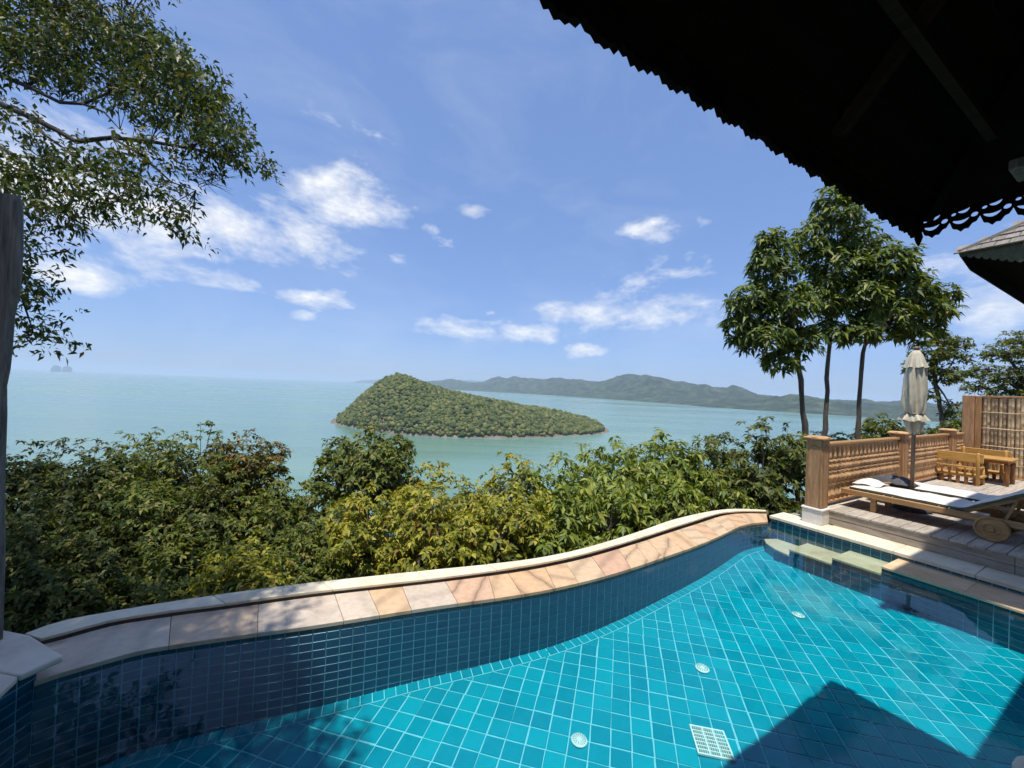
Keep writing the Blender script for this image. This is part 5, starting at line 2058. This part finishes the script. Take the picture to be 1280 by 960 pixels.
def big_tree():
    """tree whose trunk stands left of the frame; its boughs hang over the pool's left end"""
    KD = 1.9
    base = Vector((-16.4, 7.0, ground_z(-16.4, 7.0)))
    o = thing('overhanging_tree', 'large tree with overhanging boughs at the upper left', 'tree', base)
    b = MB()
    trunk = [base - Vector((0, 0, .4)), Vector((-16.2, 7.0, 2.0)), Vector((-15.8, 7.1, 5.0)), Vector((-15.3, 7.0, 8.0)), Vector((-14.2, 6.2, 10.4)), Vector((-12.4, 5.0, 11.8))]
    b.tube([q - base for q in trunk], [.50, .44, .38, .32, .24, .14], 12)
    b.build('trunk', BARK, o, True)
    D = 6.0
    limbs = [([(-150, 62, 6.6), (-40, 82, 6.2), (0, 94, 6.0), (35, 108, 5.9), (75, 128, 5.8), (104, 130, 5.7), (135, 116, 5.6)], .055),
             ([(104, 130, 5.7), (130, 140, 5.5), (150, 162, 5.3)], .02),
             ([(-160, 100, 6.4), (-50, 118, 6.0), (0, 130, 5.8), (38, 146, 5.7), (70, 162, 5.6), (95, 177, 5.5), (140, 172, 5.4), (188, 177, 5.3), (240, 186, 5.2), (285, 196, 5.2)], .06),
             ([(38, 146, 5.7), (55, 168, 5.5), (80, 185, 5.4)], .03),
             ([(140, 172, 5.4), (170, 190, 5.2), (215, 228, 5.0), (245, 238, 5.0)], .018),
             ([(-140, 150, 5.6), (-30, 170, 5.4), (0, 184, 5.3), (20, 195, 5.2), (40, 216, 5.1), (60, 238, 5.0), (85, 262, 5.0)], .04),
             ([(20, 195, 5.2), (60, 200, 5.1), (110, 215, 5.0), (150, 250, 4.9)], .018),
             ([(-120, 20, 7.0), (0, -10, 6.4), (80, 10, 6.0), (150, 40, 5.8), (220, 78, 5.6)], .05),
             ([(-80, 280, 5.2), (-10, 320, 5.0), (25, 365, 5.0), (40, 410, 5.0)], .03)]
    lb = MB()
    tips = []
    hub = Vector((-15.4, 7.0, 7.6))
    for i, (pts, r) in enumerate(limbs):
        q = [at(x, y, d * KD) for x, y, d in pts]
        r *= 1.15
        if i in (0, 2, 5, 7, 8):
            q = [hub.lerp(q[0], 0.0), hub.lerp(q[0], .5) + Vector((0, 0, .2))] + q
        n = len(q)
        lb.tube([p - base for p in q], [r * 1.7 * (1 - .75 * k / (n - 1)) for k in range(n)], 7)
        tips += q[2:]
    # boughs overhead, out of the frame, that shade the pool's left end
    over = [Vector((-13.6, 5.8, 10.8)), Vector((-9.5, 3.6, 9.0)), Vector((-5.2, 1.4, 7.4)), Vector((-3.4, .9, 7.2)), Vector((-1.8, .6, 6.9))]
    ov2 = [Vector((-14.6, 6.4, 9.8)), Vector((-9.6, 4.4, 8.2)), Vector((-6.2, 2.6, 6.6)), Vector((-4.6, 2.4, 6.8)), Vector((-3.0, 2.2, 7.0))]
    for q in (over, ov2):
        lb.tube([p - base for p in q], [.18, .12, .08, .055, .03], 7)
    # leaf sprays: (px, py, half w, half h, distance, number of sprigs)
    spec = [(40, 20, 85, 60, 6.2, 420), (130, 30, 70, 45, 6.0, 330), (95, 80, 80, 42, 5.9, 330), (185, 70, 55, 40, 5.7, 250), (225, 100, 48, 40, 5.5, 220), (262, 125, 34, 34, 5.4, 150), (215, 140, 50, 34, 5.4, 170),
            (280, 160, 34, 34, 5.3, 160), (305, 190, 24, 20, 5.2, 90), (250, 185, 46, 26, 5.2, 130), (160, 120, 50, 28, 5.6, 150), (190, 205, 48, 26, 5.1, 120), (120, 205, 44, 26, 5.2, 120), (20, 160, 34, 34, 5.6, 130),
            (30, 70, 40, 40, 6.0, 150), (65, 215, 40, 26, 5.1, 130), (145, 240, 34, 24, 5.0, 100), (110, 260, 28, 20, 5.0, 80), (205, 250, 34, 20, 5.0, 80), (215, 282, 16, 14, 4.9, 36), (20, 225, 32, 30, 5.1, 130), (55, 265, 34, 24, 5.0, 110),
            (30, 300, 32, 20, 5.0, 80), (15, 340, 26, 22, 5.0, 70), (34, 370, 24, 18, 5.0, 60), (20, 400, 26, 18, 5.0, 60), (40, 428, 20, 16, 5.0, 46), (-70, 60, 90, 110, 6.0, 320), (-60, 220, 70, 90, 5.4, 200), (60, -90, 130, 80, 6.2, 420), (180, -60, 60, 50, 5.8, 130)]
    P_, A_ = [], []
    for (px, py, hx, hy, d, n) in spec:
        n = int(n * (.85 if py < 110 else .5))
        c = np.array(at(px, py, d * KD))
        r = np.array([hx / FPX * d * KD, 1.2, hy / FPX * d * KD])
        dd = unit(RNG.normal(0, 1, (n, 3)))
        fr = RNG.uniform(.0, 1, (n, 1)) ** (1 / 2.2)
        P_.append(c + dd * r * fr)
        A_.append(unit(dd * .6 + np.array([[.35, -.1, .0]]) + RNG.normal(0, .5, (n, 3))))
    # overhead canopy, plus unseen low leaf masses behind left, added to block sky light
    n_seen = sum(len(q) for q in P_)
    for (c, r, n) in (((-5.6, 1.2, 7.6), (1.5, 1.4, .9), 1300), ((-3.9, .9, 7.4), (1.3, 1.2, .8), 1500), ((-2.5, .7, 7.2), (.9, .9, .6), 700), ((-4.6, 2.5, 7.5), (1.3, .9, .7), 900), ((-3.3, 2.2, 7.4), (.9, .7, .55), 420), ((-7.0, 2.6, 7.6), (1.6, 1.6, 1.2), 900), ((-6.8, -.2, 7.4), (1.6, 1.4, 1.0), 600), ((-4.6, -.6, 7.2), (1.6, 1.0, .8), 900), ((-2.6, -.5, 7.0), (1.1, .9, .6), 600),
                      ((-8.6, 4.4, 8.2), (1.6, 1.4, 1.2), 500), ((-5.4, -.4, 6.4), (1.6, 1.2, .7), 600), ((-8.5, -.5, 4.0), (1.8, 2.2, 2.4), 1100), ((-7.5, -3.0, 4.5), (2.2, 2.0, 2.6), 1000), ((-4.0, 1.6, 8.2), (1.6, 1.4, .6), 600)):
        dd = unit(RNG.normal(0, 1, (n, 3)))
        fr = RNG.uniform(.05, 1, (n, 1)) ** (1 / 2.4)
        P_.append(np.array(c) + dd * np.array(r) * fr)
        A_.append(unit(dd + RNG.normal(0, .5, (n, 3))))
    P_ = np.concatenate(P_)
    A_ = np.concatenate(A_)
    V, F_ = leaves(P_[:n_seen], A_[:n_seen], 8, .18, .075, .25, (.4, 1.6), 1.6)
    V2, F2 = leaves(P_[n_seen:], A_[n_seen:], 8, .11, .046, .25, (.4, 1.6), 1.6)
    F_ = np.concatenate([F_, F2 + len(V)])
    V = np.concatenate([V, V2])
    link('crown', np_mesh('crown', V - np.array(base), F_, L_TREE), o)
    # twigs from the boughs to their sprays
    tv = np.array([p[:] for p in tips + over + ov2])
    ids = RNG.choice(len(P_), 1500, replace=False)
    for i in ids:
        j = np.argmin(((tv - P_[i]) ** 2).sum(1) + RNG.uniform(0, .12, len(tv)))
        a, c = Vector(tv[j]), Vector(P_[i])
        m_ = (a + c) / 2 + Vector((RNG.normal(0, .05), RNG.normal(0, .05), RNG.normal(.02, .05)))
        lb.tube([a - base, m_ - base, c - base], [.012, .009, .003], 4, False)
    # bare twigs at the tip of the lowest bough
    for i in range(16):
        a = at(250 + RNG.uniform(-20, 10), 220 + RNG.uniform(-12, 14), 5.1 * KD)
        c = at(270 + RNG.uniform(0, 50), 225 + RNG.uniform(-20, 25), 5.05 * KD)
        lb.tube([a - base, (a + c) / 2 - base + Vector((0, 0, RNG.normal(.02, .03))), c - base], [.009, .007, .003], 4, False)
    lb.build('branches', BARK_SHADED, o, True)


big_tree()

# ------------------------------------------------------------------ humid air over the bay


def haze():
    b = MB().box(-47000, 47000, -47000, 47000, SEALEVEL - 8, SEALEVEL + 360)
    t = NT('humid_air')
    pv = t.n('VolumePrincipled', ins={'Color': (.68, .78, .95, 1), 'Density': HAZE, 'Anisotropy': .1})
    t.link(pv.outputs[0], t.out.inputs['Volume'])
    tag(b.build('haze', t.mat), 'pale humid air over the bay', kind='stuff')


HAZE = .75e-4
haze()
